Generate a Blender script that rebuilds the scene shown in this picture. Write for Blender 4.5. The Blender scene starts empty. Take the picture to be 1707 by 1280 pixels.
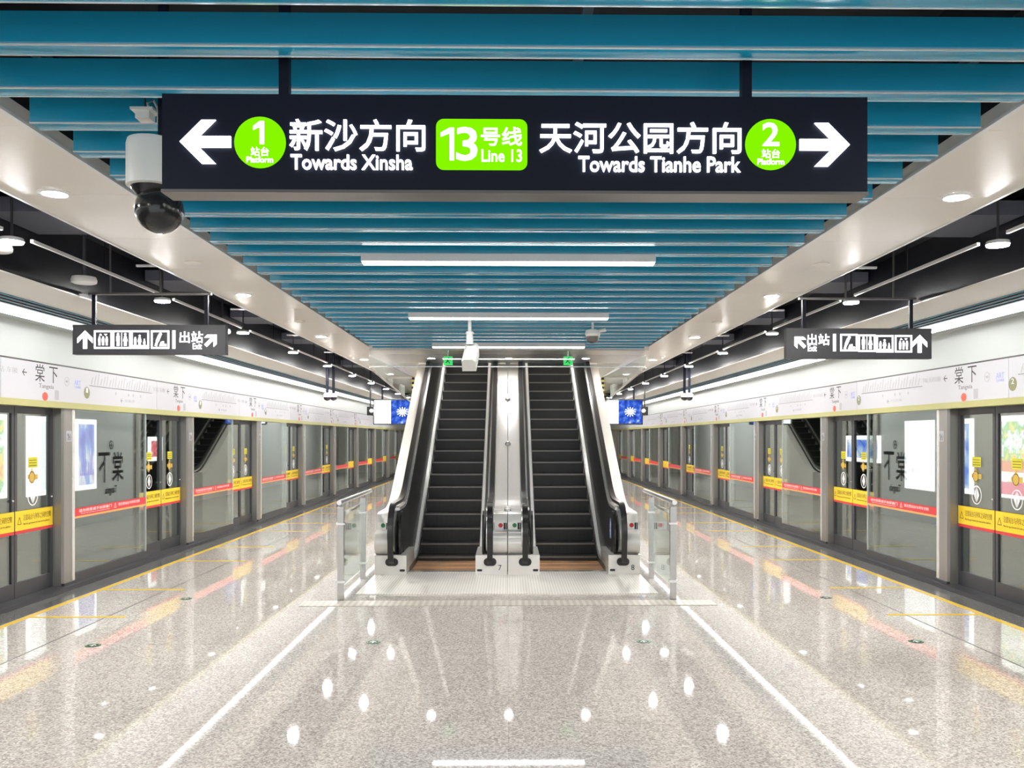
import bpy, bmesh, math, random
from mathutils import Vector, Matrix
random.seed(7)
C = bpy.context.scene.collection
SC = bpy.context.scene
# ------------------------------------------------------------------ camera, world, exposure
F, H, YAW, VX, VY = 1450.0, 1.85, math.radians(0.8), 848.0, 729.0
cam = bpy.data.cameras.new('camera'); cam.sensor_width = 36; cam.lens = F / 1707 * 36
co = bpy.data.objects.new('camera', cam); C.objects.link(co); SC.camera = co
co.location = (0, 0, H); co.rotation_euler = (math.pi / 2, 0, -YAW)
SX = (853.5 - F * math.tan(YAW) - VX) / 1707
cam.shift_x = SX; cam.shift_y = (VY - 640) / 1707
cam.clip_end = 200; cam.clip_start = 0.05
w = bpy.data.worlds.new('world'); SC.world = w; w.use_nodes = True
w.node_tree.nodes['Background'].inputs[0].default_value = (.95, .98, 1, 1)
w.node_tree.nodes['Background'].inputs[1].default_value = 1.0
SC.view_settings.view_transform = 'Standard'; SC.view_settings.look = 'None'
SC.view_settings.gamma = 1; SC.view_settings.use_curve_mapping = False
SC.view_settings.exposure = 0.55
SC.cycles.max_bounces = 10; SC.cycles.diffuse_bounces = 6; SC.cycles.glossy_bounces = 5
SC.cycles.transparent_max_bounces = 16; SC.cycles.sample_clamp_indirect = 6
SC.cycles.caustics_reflective = False; SC.cycles.caustics_refractive = False
STRIP, DOWN, PEND = 5.0, 570.0, 12.0          # radiance of the hall's own lamps

def ray(px, py):
    u = (px - 853.5 + SX * 1707) / F; v = -(py - VY) / F
    r = Vector((math.cos(YAW), -math.sin(YAW), 0)); f = Vector((math.sin(YAW), math.cos(YAW), 0))
    return r * u + Vector((0, 0, v)) + f
def atY(px, py, Y): d = ray(px, py); return Vector((0, 0, H)) + d * (Y / d.y)
def atX(px, py, X): d = ray(px, py); return Vector((0, 0, H)) + d * (X / d.x)
def atZ(px, py, Z): d = ray(px, py); return Vector((0, 0, H)) + d * ((Z - H) / d.z)
def srgb(r, g, b):
    f = lambda c: (c / 255 / 12.92) if c / 255 <= .04045 else ((c / 255 + .055) / 1.055) ** 2.4
    return (f(r), f(g), f(b), 1)
ORD = ['first', 'second', 'third', 'fourth', 'fifth', 'sixth', 'seventh', 'eighth', 'ninth', 'tenth', 'eleventh', 'twelfth',
       'thirteenth', 'fourteenth', 'fifteenth', 'sixteenth', 'seventeenth', 'eighteenth', 'nineteenth', 'twentieth',
       'twenty-first', 'twenty-second', 'twenty-third', 'twenty-fourth', 'twenty-fifth', 'twenty-sixth', 'twenty-seventh',
       'twenty-eighth', 'twenty-ninth', 'thirtieth', 'thirty-first', 'thirty-second']

# ------------------------------------------------------------------ materials
def nt(name):
    m = bpy.data.materials.new(name); m.use_nodes = True; n = m.node_tree; n.nodes.clear()
    out = n.nodes.new('ShaderNodeOutputMaterial'); return m, n, out
def mat(name, col, rough=.5, metal=0., spec=.5, coat=0., noise=0., nscale=6., stretch=(1, 1, 1)):
    m, n, out = nt(name)
    b = n.nodes.new('ShaderNodeBsdfPrincipled'); n.links.new(b.outputs[0], out.inputs[0])
    b.inputs['Roughness'].default_value = rough; b.inputs['Metallic'].default_value = metal
    b.inputs['Specular IOR Level'].default_value = spec; b.inputs['Coat Weight'].default_value = coat
    b.inputs['Coat Roughness'].default_value = .04
    tc = n.nodes.new('ShaderNodeTexCoord'); mp = n.nodes.new('ShaderNodeMapping'); mp.inputs[3].default_value = stretch
    nz = n.nodes.new('ShaderNodeTexNoise'); nz.inputs['Scale'].default_value = nscale; nz.inputs['Detail'].default_value = 3
    n.links.new(tc.outputs['Object'], mp.inputs[0]); n.links.new(mp.outputs[0], nz.inputs[0])
    mx = n.nodes.new('ShaderNodeMix'); mx.data_type = 'RGBA'
    k = max(noise, .015)
    mx.inputs[6].default_value = tuple(c * (1 - k) for c in col[:3]) + (1,)
    mx.inputs[7].default_value = tuple(min(1, c * (1 + k)) for c in col[:3]) + (1,)
    n.links.new(nz.outputs[0], mx.inputs[0]); n.links.new(mx.outputs[2], b.inputs['Base Color'])
    return m
def emit(name, col, s):
    m, n, out = nt(name); e = n.nodes.new('ShaderNodeEmission'); e.inputs[0].default_value = col; e.inputs[1].default_value = s
    n.links.new(e.outputs[0], out.inputs[0]); return m
def glassy(name, tint=(.86, .9, .88), ior=1.75, rough=.0, base=0.0):
    m, n, out = nt(name)
    t = n.nodes.new('ShaderNodeBsdfTransparent'); t.inputs[0].default_value = tint + (1,)
    g = n.nodes.new('ShaderNodeBsdfGlossy'); g.inputs[0].default_value = (.93, 1, .985, 1); g.inputs['Roughness'].default_value = rough
    f = n.nodes.new('ShaderNodeLayerWeight'); f.inputs[0].default_value = .5
    p = n.nodes.new('ShaderNodeMath'); p.operation = 'POWER'; p.inputs[1].default_value = 5; n.links.new(f.outputs['Facing'], p.inputs[0])
    f0 = ((ior - 1) / (ior + 1)) ** 2
    a = n.nodes.new('ShaderNodeMath'); a.operation = 'MULTIPLY_ADD'; a.inputs[1].default_value = 1 - f0; a.inputs[2].default_value = f0; a.use_clamp = True
    n.links.new(p.outputs[0], a.inputs[0])
    x = n.nodes.new('ShaderNodeMixShader'); n.links.new(a.outputs[0], x.inputs[0]); n.links.new(t.outputs[0], x.inputs[1])
    n.links.new(g.outputs[0], x.inputs[2]); n.links.new(x.outputs[0], out.inputs[0]); return m
def pattern_emit(name, stops, s, scale=3., kind='noise', stretch=(1, 1, 1), off=(0, 0, 0)):
    m, n, out = nt(name); e = n.nodes.new('ShaderNodeEmission'); e.inputs[1].default_value = s
    tc = n.nodes.new('ShaderNodeTexCoord'); mp = n.nodes.new('ShaderNodeMapping'); mp.inputs[3].default_value = stretch; mp.inputs[1].default_value = off
    n.links.new(tc.outputs['Object'], mp.inputs[0])
    tx = n.nodes.new('ShaderNodeTexNoise' if kind == 'noise' else 'ShaderNodeTexVoronoi'); tx.inputs['Scale'].default_value = scale
    n.links.new(mp.outputs[0], tx.inputs['Vector'])
    r = n.nodes.new('ShaderNodeValToRGB'); el = r.color_ramp.elements
    while len(el) < len(stops): el.new(.5)
    for q, (p, c) in zip(el, stops): q.position = p; q.color = c
    n.links.new(tx.outputs[0], r.inputs[0]); n.links.new(r.outputs[0], e.inputs[0]); n.links.new(e.outputs[0], out.inputs[0]); return m
def granite(name, c0, c1, c2, rough, tile, seam):
    m, n, out = nt(name); b = n.nodes.new('ShaderNodeBsdfPrincipled'); n.links.new(b.outputs[0], out.inputs[0])
    b.inputs['Roughness'].default_value = rough; b.inputs['IOR'].default_value = 1.55
    tc = n.nodes.new('ShaderNodeTexCoord')
    v = n.nodes.new('ShaderNodeTexVoronoi'); v.inputs['Scale'].default_value = 85; n.links.new(tc.outputs['Object'], v.inputs['Vector'])
    nz = n.nodes.new('ShaderNodeTexNoise'); nz.inputs['Scale'].default_value = 55; nz.inputs['Detail'].default_value = 4
    n.links.new(tc.outputs['Object'], nz.inputs['Vector'])
    sp = n.nodes.new('ShaderNodeSeparateColor'); n.links.new(v.outputs['Color'], sp.inputs[0])
    ad = n.nodes.new('ShaderNodeMath'); ad.operation = 'MULTIPLY_ADD'; ad.inputs[1].default_value = .55
    n.links.new(sp.outputs[0], ad.inputs[0])
    ml = n.nodes.new('ShaderNodeMath'); ml.operation = 'MULTIPLY'; ml.inputs[1].default_value = .45
    n.links.new(nz.outputs[0], ml.inputs[0]); n.links.new(ml.outputs[0], ad.inputs[2])
    r = n.nodes.new('ShaderNodeValToRGB'); el = r.color_ramp.elements; el.new(.5)
    for q, (p, c) in zip(el, [(.18, c0), (.5, c1), (.8, c2)]): q.position = p; q.color = c
    n.links.new(ad.outputs[0], r.inputs[0])
    br = n.nodes.new('ShaderNodeTexBrick'); br.offset = 0; br.inputs['Scale'].default_value = 1; br.inputs['Brick Width'].default_value = tile
    br.inputs['Row Height'].default_value = tile; br.inputs['Mortar Size'].default_value = .002; br.inputs['Mortar Smooth'].default_value = 0
    br.inputs['Color1'].default_value = (1, 1, 1, 1); br.inputs['Color2'].default_value = (.93, .93, .93, 1); br.inputs['Mortar'].default_value = (seam, seam, seam, 1)
    n.links.new(tc.outputs['Object'], br.inputs['Vector'])
    mx = n.nodes.new('ShaderNodeMix'); mx.data_type = 'RGBA'; mx.blend_type = 'MULTIPLY'; mx.inputs[0].default_value = 1
    n.links.new(r.outputs[0], mx.inputs[6]); n.links.new(br.outputs[0], mx.inputs[7]); n.links.new(mx.outputs[2], b.inputs['Base Color'])
    return m
def striped(name, a, b_, axis, scale, rough=.4, metal=0., duty=.5, diag=0.):
    m, n, out = nt(name); b = n.nodes.new('ShaderNodeBsdfPrincipled'); n.links.new(b.outputs[0], out.inputs[0])
    b.inputs['Roughness'].default_value = rough; b.inputs['Metallic'].default_value = metal
    tc = n.nodes.new('ShaderNodeTexCoord'); dt = n.nodes.new('ShaderNodeVectorMath'); dt.operation = 'DOT_PRODUCT'
    vec = [0, 0, 0]; vec[axis] = scale
    if diag: vec[2 if axis != 2 else 1] = scale * diag
    dt.inputs[1].default_value = vec; n.links.new(tc.outputs['Object'], dt.inputs[0])
    fr = n.nodes.new('ShaderNodeMath'); fr.operation = 'FRACT'; n.links.new(dt.outputs['Value'], fr.inputs[0])
    gt = n.nodes.new('ShaderNodeMath'); gt.operation = 'GREATER_THAN'; gt.inputs[1].default_value = duty; n.links.new(fr.outputs[0], gt.inputs[0])
    mx = n.nodes.new('ShaderNodeMix'); mx.data_type = 'RGBA'; mx.inputs[6].default_value = a; mx.inputs[7].default_value = b_
    n.links.new(gt.outputs[0], mx.inputs[0]); n.links.new(mx.outputs[2], b.inputs['Base Color']); return m

M = {}
M['floor'] = granite('polished_granite', srgb(158, 148, 140), srgb(203, 195, 188), srgb(233, 228, 222), .03, .71, .74)
M['edge_stone'] = granite('dark_granite', srgb(70, 70, 70), srgb(104, 104, 102), srgb(135, 135, 132), .1, .71, .6)
M['slat'] = mat('blue_painted_metal', srgb(32, 152, 190), .2, 0, .5, .3)
M['slat_edge_glint'] = mat('painted_edge_glint', srgb(226, 245, 250), .15, .2, .8, .5)  # reflections along the slats' bottom edges, painted as near-white strips
M['cream'] = mat('cream_metal_panel', srgb(248, 243, 236), .3, 0, .5, .05)
M['cream_soft'] = mat('cream_soffit_panel', srgb(244, 240, 233), .42, 0, .4)
M['white_wall'] = mat('white_enamel_panel', srgb(198, 204, 203), .35)
M['fascia'] = mat('pale_grey_sign_panel', srgb(202, 201, 208), .3)
M['core_wall'] = mat('light_grey_wall_panel', srgb(226, 228, 228), .3)
M['olive'] = mat('olive_metal', srgb(176, 172, 112), .4)
M['black_ceiling'] = mat('black_gloss_panel', srgb(8, 9, 18), .4, 0, .25)
M['dark_ceiling'] = mat('dark_plenum', srgb(18, 20, 26), .8)
M['duct'] = mat('dark_grey_duct', srgb(92, 94, 106), .35, .3)
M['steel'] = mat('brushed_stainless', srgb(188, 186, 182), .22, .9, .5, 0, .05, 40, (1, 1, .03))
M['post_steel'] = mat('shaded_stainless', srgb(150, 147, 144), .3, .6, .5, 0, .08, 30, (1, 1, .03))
M['steel_bright'] = mat('bright_stainless', srgb(232, 231, 228), .2, .7)
M['white_metal'] = mat('polished_trim', srgb(246, 245, 243), .25, 0)
M['steel_dark'] = mat('dark_stainless', srgb(118, 117, 115), .32, .7)
M['steel_panel'] = mat('satin_steel_panel', srgb(232, 229, 224), .22, .25)
M['frame'] = mat('dark_grey_frame', srgb(74, 74, 78), .35, .4)
M['black'] = mat('black_gloss', srgb(20, 20, 22), .3)
M['rubber'] = mat('black_rubber', srgb(30, 27, 28), .28)
M['sign_body'] = mat('dark_navy_sign_box', srgb(16, 22, 40), .5, 0, .25)
M['sign_grey'] = mat('charcoal_sign_box', srgb(58, 58, 64), .4)
M['balu'] = mat('dark_balustrade', srgb(42, 42, 40), .3, .2, .5)
M['tunnel'] = mat('tunnel_concrete', srgb(60, 62, 62), .9, 0, .2, 0, .2, 2)
M['yellow'] = mat('yellow_band', srgb(240, 205, 40), .4)
M['yellow_line'] = mat('yellow_floor_line', srgb(236, 196, 60), .25)
M['red'] = mat('red_band', srgb(214, 50, 56), .4)
M['gold'] = mat('golden_sticker', srgb(206, 170, 70), .4)
M['orange'] = mat('orange_strip', srgb(246, 170, 100), .4)
M['ink'] = mat('black_ink', srgb(25, 25, 28), .5)
M['ink_brown'] = mat('brown_ink', srgb(110, 80, 20), .5)
M['ink_grey'] = mat('grey_ink', srgb(178, 178, 184), .5)
M['ink_blue'] = mat('pale_blue_ink', srgb(150, 165, 235), .5)
M['white_paint'] = mat('white_paint', srgb(245, 245, 245), .35)
M['cam_white'] = mat('white_camera_plastic', srgb(238, 238, 234), .35)
M['cam_black'] = mat('smoked_dome', srgb(38, 38, 40), .15)
M['tread'] = striped('grooved_tread', srgb(30, 30, 31), srgb(58, 57, 56), 0, 90, .4, .4)
M['tread_amber_glow'] = striped('amber_glow_tread', srgb(190, 126, 86), srgb(250, 200, 150), 1, 11, .35, .5)  # orange light near the comb, painted into the lowest treads
M['nosing'] = mat('worn_step_nosing', srgb(120, 116, 110), .35, .6)
M['glow_edge'] = mat('amber_glow_edge', srgb(250, 206, 160), .3)  # the same orange light painted on those treads' edges
M['landing'] = striped('ribbed_landing_plate', srgb(204, 198, 190), srgb(236, 231, 224), 0, 30, .3, .05, .25)
M['tactile'] = striped('tactile_tile', srgb(170, 163, 152), srgb(194, 187, 176), 0, 14, .4, 0, .5, 0)
M['hazard'] = striped('hazard_tape', srgb(25, 25, 22), srgb(236, 214, 120), 2, 9, .5, 0, .5)
M['rubber_yellow'] = mat('lime_sticker', srgb(206, 200, 40), .4)
M['glass'] = glassy('screen_door_glass', (.84, .88, .86), 2.5)
M['rail_glass'] = glassy('railing_glass', (.95, .97, .955), 1.45)
M['smoke_glass'] = glassy('smoke_barrier_glass', (.95, .95, .95), 1.5)
M['green_disc'] = mat('green_rim', srgb(40, 130, 80), .3)
M['red_fruit'] = mat('red_fruit', srgb(230, 90, 70), .5)
M['olive_badge'] = mat('olive_badge', srgb(128, 128, 92), .5)
M['teal_slot'] = mat('teal_slot', srgb(90, 140, 160), .4)
M['exit_green'] = emit('exit_green_light', srgb(70, 225, 110), .8)
M['led'] = emit('led_strip_light', (1, .985, .96, 1), STRIP)
M['down'] = emit('downlight_light', (1, .985, .955, 1), DOWN)
M['soft_down'] = emit('soft_downlight_light', (1, .985, .955, 1), 200)
M['well'] = emit('added_well_light', (1, .99, .97, 1), 40)
M['pend'] = emit('pendant_light', (1, .98, .95, 1), PEND)
M['letter'] = emit('letter_light', (1, 1, 1, 1), 3.2)
M['lime'] = emit('lime_light', srgb(130, 238, 0), .75)
M['white_screen'] = emit('white_screen', (1, 1, 1, 1), 1.8)

# ------------------------------------------------------------------ mesh builder
class MB:
    def __init__(s): s.v = []; s.f = []; s.mi = []; s.cur = 0
    def add(s, vs, fs):
        o = len(s.v); s.v += [tuple(v) for v in vs]; s.f += [tuple(i + o for i in f) for f in fs]; s.mi += [s.cur] * len(fs); return s
    def box(s, x0, x1, y0, y1, z0, z1):
        x0, x1 = sorted((x0, x1)); y0, y1 = sorted((y0, y1)); z0, z1 = sorted((z0, z1))
        return s.add([(x0, y0, z0), (x1, y0, z0), (x1, y1, z0), (x0, y1, z0), (x0, y0, z1), (x1, y0, z1), (x1, y1, z1), (x0, y1, z1)],
                     [(0, 3, 2, 1), (4, 5, 6, 7), (0, 1, 5, 4), (1, 2, 6, 5), (2, 3, 7, 6), (3, 0, 4, 7)])
    def prism(s, pts, a, b, axis='x'):
        n = len(pts)
        def P(p, t): return {'x': (t, p[0], p[1]), 'y': (p[0], t, p[1]), 'z': (p[0], p[1], t)}[axis]
        vs = [P(p, a) for p in pts] + [P(p, b) for p in pts]
        return s.add(vs, [tuple(range(n))[::-1], tuple(range(n, 2 * n))] + [(i, (i + 1) % n, n + (i + 1) % n, n + i) for i in range(n)])
    def band(s, lo, hi, a, b, lean=0.):  # ribbon between two YZ polylines, thickness a..b in x, its upper edge leaning over by lean
        n = len(lo); vs = []
        for x in (a, b): vs += [(x, p[0], p[1]) for p in lo] + [(x + lean, p[0], p[1]) for p in hi]
        fs = []
        for i in range(n - 1):
            fs += [(i, i + 1, n + i + 1, n + i), (2 * n + i, 3 * n + i, 3 * n + i + 1, 2 * n + i + 1),
                   (n + i, n + i + 1, 3 * n + i + 1, 3 * n + i), (i, 2 * n + i, 2 * n + i + 1, i + 1)]
        fs += [(0, n, 3 * n, 2 * n), (n - 1, 3 * n - 1, 4 * n - 1, 2 * n - 1)]
        return s.add(vs, fs)
    def cyl(s, p0, p1, r0, r1=None, n=16, cap=True):
        r1 = r0 if r1 is None else r1; p0, p1 = Vector(p0), Vector(p1); d = (p1 - p0).normalized()
        a = d.orthogonal().normalized(); b = d.cross(a)
        vs = []
        for p, r in ((p0, r0), (p1, r1)):
            for i in range(n):
                t = 2 * math.pi * i / n; vs.append(p + (a * math.cos(t) + b * math.sin(t)) * r)
        fs = [(i, (i + 1) % n, n + (i + 1) % n, n + i) for i in range(n)]
        if cap: fs += [tuple(range(n))[::-1], tuple(range(n, 2 * n))]
        return s.add(vs, fs)
    def lathe(s, prof, cx, cy, n=24):    # profile (r, z)
        vs = []; m = len(prof)
        for r, z in prof:
            for i in range(n):
                t = 2 * math.pi * i / n; vs.append((cx + r * math.cos(t), cy + r * math.sin(t), z))
        fs = [(k * n + i, k * n + (i + 1) % n, (k + 1) * n + (i + 1) % n, (k + 1) * n + i) for k in range(m - 1) for i in range(n)]
        fs += [tuple(range(n))[::-1], tuple(range((m - 1) * n, m * n))]
        return s.add(vs, fs)
    def sphere(s, c, r, n=20, sx=1, sy=1, sz=1):
        prof = [(max(.001, r * math.sin(math.pi * k / 12)), -r * math.cos(math.pi * k / 12)) for k in range(13)]
        o = len(s.v); s.lathe(prof, 0, 0, n)
        for i in range(o, len(s.v)):
            x, y, z = s.v[i]; s.v[i] = (c[0] + x * sx, c[1] + y * sy, c[2] + z * sz)
        return s
    def tube(s, pts, r, n=10):
        pts = [Vector(p) for p in pts]; vs = []
        for i, p in enumerate(pts):
            d = ((pts[min(i + 1, len(pts) - 1)] - pts[max(i - 1, 0)])).normalized()
            a = d.cross(Vector((1, 0, 0)))
            if a.length < .01: a = d.cross(Vector((0, 0, 1)))
            a.normalize(); b = d.cross(a)
            for k in range(n):
                t = 2 * math.pi * k / n; vs.append(p + (a * math.cos(t) + b * math.sin(t)) * r)
        m = len(pts)
        fs = [(k * n + i, k * n + (i + 1) % n, (k + 1) * n + (i + 1) % n, (k + 1) * n + i) for k in range(m - 1) for i in range(n)]
        fs += [tuple(range(n))[::-1], tuple(range((m - 1) * n, m * n))]
        return s.add(vs, fs)
    def xf(s, mtx, start=0):
        for i in range(start, len(s.v)): s.v[i] = tuple(mtx @ Vector(s.v[i]))
        return s
    def merge(s, o, mtx=None):
        vs = [tuple(mtx @ Vector(v)) for v in o.v] if mtx else o.v
        return s.add(vs, o.f)
    def build(s, name, m, parent=None, smooth=False, base=None):
        if base is None: base = root_loc(parent)
        me = bpy.data.meshes.new(name); me.from_pydata([tuple(Vector(v) - base) for v in s.v], [], s.f)
        for q in (m if isinstance(m, (list, tuple)) else [m]): me.materials.append(q)
        if max(s.mi, default=0) > 0: me.polygons.foreach_set('material_index', s.mi)
        bm = bmesh.new(); bm.from_mesh(me); bmesh.ops.recalc_face_normals(bm, faces=bm.faces); bm.to_mesh(me); bm.free()
        if smooth:
            me.polygons.foreach_set('use_smooth', [True] * len(me.polygons))
            try: me.set_sharp_from_angle(angle=math.radians(35))
            except Exception: pass
        o = bpy.data.objects.new(name, me); C.objects.link(o)
        if parent: o.parent = parent
        return o
def root_loc(p):
    t = Vector((0, 0, 0))
    while p: t = t + p.location; p = p.parent
    return t
def tag(o, label, cat, group=None):
    o['label'] = label; o['category'] = cat; o['kind'] = 'thing'
    if group: o['group'] = group
    return o
def struct(o): o['kind'] = 'structure'; return o
def thing(name, label, cat, loc, group=None):
    o = bpy.data.objects.new(name, None); o.empty_display_size = .1; C.objects.link(o); o.location = loc
    return tag(o, label, cat, group)
def copy_tree(o, parent=None):
    c = o.copy(); C.objects.link(c)
    if parent: c.parent = parent
    for ch in o.children: copy_tree(ch, c)
    return c

_tc = {}
def text_geo(body, bold=0., extrude=.0):
    k = (body, bold, extrude)
    if k in _tc: return _tc[k]
    cu = bpy.data.curves.new('t', 'FONT'); cu.body = body; cu.offset = bold; cu.extrude = extrude; cu.resolution_u = 3
    ob = bpy.data.objects.new('t', cu); C.objects.link(ob)
    dg = bpy.context.evaluated_depsgraph_get(); dg.update()
    me = bpy.data.meshes.new_from_object(ob.evaluated_get(dg))
    vs = [tuple(v.co) for v in me.vertices]; fs = [tuple(p.vertices) for p in me.polygons]
    bpy.data.objects.remove(ob); bpy.data.curves.remove(cu); bpy.data.meshes.remove(me)
    xs = [v[0] for v in vs]; ys = [v[1] for v in vs]
    r = (vs, fs, min(xs), max(xs), min(ys), max(ys)); _tc[k] = r; return r
def put_text(mb, body, u0, u1, v0, v1, frame, bold=.012, ext=.004):
    """lettering filling the box u0..u1 by v0..v1 of a plane; frame maps (u, v, n) to the scene"""
    vs, fs, a, b, c, d = text_geo(body, bold, .5)
    out = [frame(u0 + (x - a) / (b - a) * (u1 - u0), v0 + (y - c) / (d - c) * (v1 - v0), (z + .5) * ext) for x, y, z in vs]
    mb.add(out, fs)
def put_poly(mb, pts, frame, ext=.004):
    n = len(pts); vs = [frame(u, v, 0) for u, v in pts] + [frame(u, v, ext) for u, v in pts]
    mb.add(vs, [tuple(range(n))[::-1], tuple(range(n, 2 * n))] + [(i, (i + 1) % n, n + (i + 1) % n, n + i) for i in range(n)])
def disc(cu, cv, ru, rv=None, n=28): rv = rv or ru; return [(cu + ru * math.cos(2 * math.pi * i / n), cv + rv * math.sin(2 * math.pi * i / n)) for i in range(n)]
def rrect(u0, u1, v0, v1, r, n=5):
    p = []
    for cx, cy, a in ((u1 - r, v1 - r, 0), (u0 + r, v1 - r, 90), (u0 + r, v0 + r, 180), (u1 - r, v0 + r, 270)):
        for k in range(n + 1):
            t = math.radians(a + 90 * k / n); p.append((cx + r * math.cos(t), cy + r * math.sin(t)))
    return p
def ring(mb, cu, cv, r0, r1, frame, ext=.004, n=28):
    for i in range(n):
        a, b = 2 * math.pi * i / n, 2 * math.pi * (i + 1) / n
        put_poly(mb, [(cu + r0 * math.cos(a), cv + r0 * math.sin(a)), (cu + r1 * math.cos(a), cv + r1 * math.sin(a)),
                      (cu + r1 * math.cos(b), cv + r1 * math.sin(b)), (cu + r0 * math.cos(b), cv + r0 * math.sin(b))], frame, ext)
def bar(mb, p, q, wd, frame, ext=.004):
    p, q = Vector(p), Vector(q); d = (q - p).normalized(); n = Vector((-d.y, d.x)) * wd / 2
    put_poly(mb, [tuple(p + n), tuple(p - n), tuple(q - n), tuple(q + n)], frame, ext)
def arrow(mb, cu, cv, size, ang, frame, wd=.17, ext=.004, head=.42):
    """arrow whose tip points along ang, length size"""
    R = Matrix.Rotation(ang, 2); L = size / 2
    def T(u, v): q = R @ Vector((u, v)); return (cu + q.x, cv + q.y)
    t = wd * size
    put_poly(mb, [T(-L, t / 2), T(-L, -t / 2), T(L - t * .7, -t / 2), T(L - t * .7, t / 2)], frame, ext)
    h = head * size; k = t * 1.25
    for sg in (1, -1):
        put_poly(mb, [T(L, 0), T(L - h, sg * h), T(L - h - k, sg * h), T(L - k, 0)][::sg], frame, ext)

# ------------------------------------------------------------------ the hall
Y0, Y1 = -3.0, 46.0
PX = 5.38
struct(MB().box(-5.0, 5.0, Y0, Y1, -.25, 0).build('floor', M['floor']))
for s, nm in ((-1, 'left'), (1, 'right')):
    struct(MB().box(s * 5.0, s * 5.68, Y0, Y1, -.25, 0).build('floor_%s' % nm, M['edge_stone']))
    struct(MB().box(s * 5.30, s * 5.62, Y0, Y1, .001, .05).build('trim_%s' % nm, M['frame']))
    # band above the doors
    struct(MB().box(s * 5.40, s * 5.70, Y0, Y1, 2.275, 2.72).box(s * PX, s * 5.70, Y0, Y1, 2.722, 3.24).build('wall_%s' % nm, M['white_wall']))
    struct(MB().box(s * 5.383, s * 5.399, Y0, Y1, 2.7045, 2.7215).build('trim_%d' % (8 if s < 0 else 9), M['black']))
    struct(MB().box(s * 5.34, s * 5.66, Y0, Y1, 2.20, 2.274).build('trim_%d' % (1 if s < 0 else 2), M['olive']))
    # cream soffit, black strip, boxed beam
    struct(MB().box(s * 4.25, s * 5.72, Y0, Y1, 3.24, 3.252).build('ceiling_%s' % nm, M['cream_soft']))
    struct(MB().box(s * 3.10, s * 4.30, Y0, Y1, 3.86, 3.95).build('ceiling_%d' % (1 if s < 0 else 2), M['black_ceiling']))
    struct(MB().box(s * 4.26, s * 4.30, Y0, Y1, 3.253, 3.858).build('wall_%d' % (11 if s < 0 else 12), M['black_ceiling']))
    struct(MB().box(s * 3.14, s * 3.17, Y0, Y1, 3.42, 3.86).build('wall_%d' % (1 if s < 0 else 2), M['black_ceiling']))
    bm_ = MB()
    for k in range(40): bm_.box(s * 2.38, s * 3.16, Y0 + 1.225 * k, min(Y1, Y0 + 1.225 * (k + 1) - .005), 3.395, 3.42)
    bm_.box(s * 2.38, s * 2.41, Y0, Y1, 3.42, 3.47)
    struct(MB().box(s * 2.40, s * 2.43, Y0, 14.75, 3.471, 4.2).build('wall_%d' % (9 if s < 0 else 10), M['dark_ceiling']))
    struct(bm_.build('ceiling_%d' % (3 if s < 0 else 4), M['cream']))
    # rails along the beam's two edges
    struct(MB().box(s * 2.37, s * 2.40, Y0, Y1, 3.385, 3.402).box(s * 3.145, s * 3.168, Y0, Y1, 3.385, 3.402).build('trim_%d' % (3 if s < 0 else 4), M['white_paint']))
    # trackway beyond the screen doors
    struct(MB().box(s * 8.96, s * 9.1, Y0, Y1, -1.3, 3.6).build('wall_%d' % (3 if s < 0 else 4), M['tunnel']))
    struct(MB().box(s * 5.68, s * 9.0, Y0, Y1, -1.4, -1.3).box(s * 5.64, s * 5.70, Y0, Y1, -1.3, -.25).build('floor_%d' % (1 if s < 0 else 2), M['tunnel']))
    struct(MB().box(s * 5.70, s * 9.0, Y0, Y1, 3.5, 3.6).build('ceiling_%d' % (5 if s < 0 else 6), M['black_ceiling']))
    # solid filler for the doors nearer than the frame
    struct(MB().box(s * 5.44, s * 5.60, Y0, 6.3, .05, 2.2).build('wall_%d' % (5 if s < 0 else 6), M['frame']))
    struct(MB().box(s * 5.27, s * PX, Y0, Y1, 3.135, 3.147).build('trim_%d' % (10 if s < 0 else 11), M['white_wall']))
    led = MB().box(s * 5.30, s * 5.37, Y0, Y1, 3.148, 3.186).build('light_strip', M['led'])
    tag(led, 'long white light line above the %s row of platform doors' % nm, 'light', 'cove light lines')
    d = thing('air_diffuser', 'long blue slotted air outlet in the soffit over the %s platform doors' % nm, 'air vent', (s * 5.0, 9, 3.235), 'slot air outlets')
    MB().box(s * 4.86, s * 5.22, Y0, Y1, 3.232, 3.2395).build('backing', M['teal_slot'], d)
    sl = MB()
    for k in range(3): sl.box(s * (4.90 + k * .11), s * (4.935 + k * .11), Y0, Y1, 3.222, 3.2318)
    sl.build('slot', M['sign_body'], d)
struct(MB().box(-3.1, 3.1, Y0, 14.75, 4.2, 4.3).build('ceiling', M['dark_ceiling']))
struct(MB().box(-3.1, 3.1, 22, 29, 3.33, 3.38).box(-3.1, 3.1, 38, Y1, 3.33, 3.38).box(-2.44, -2.40, 30.1, 38, 3.3, 9).box(2.40, 2.44, 30.1, 38, 3.3, 9).box(-2.44, 2.44, 29, 38, 9, 9.1).box(-2.44, 2.44, 38, 38.1, 3.38, 9).build('ceiling_7', M['cream']))
struct(MB().box(-9.1, 9.1, Y1, Y1 + .2, -1.4, 4.3).build('wall_far', M['cream_soft']))
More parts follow.
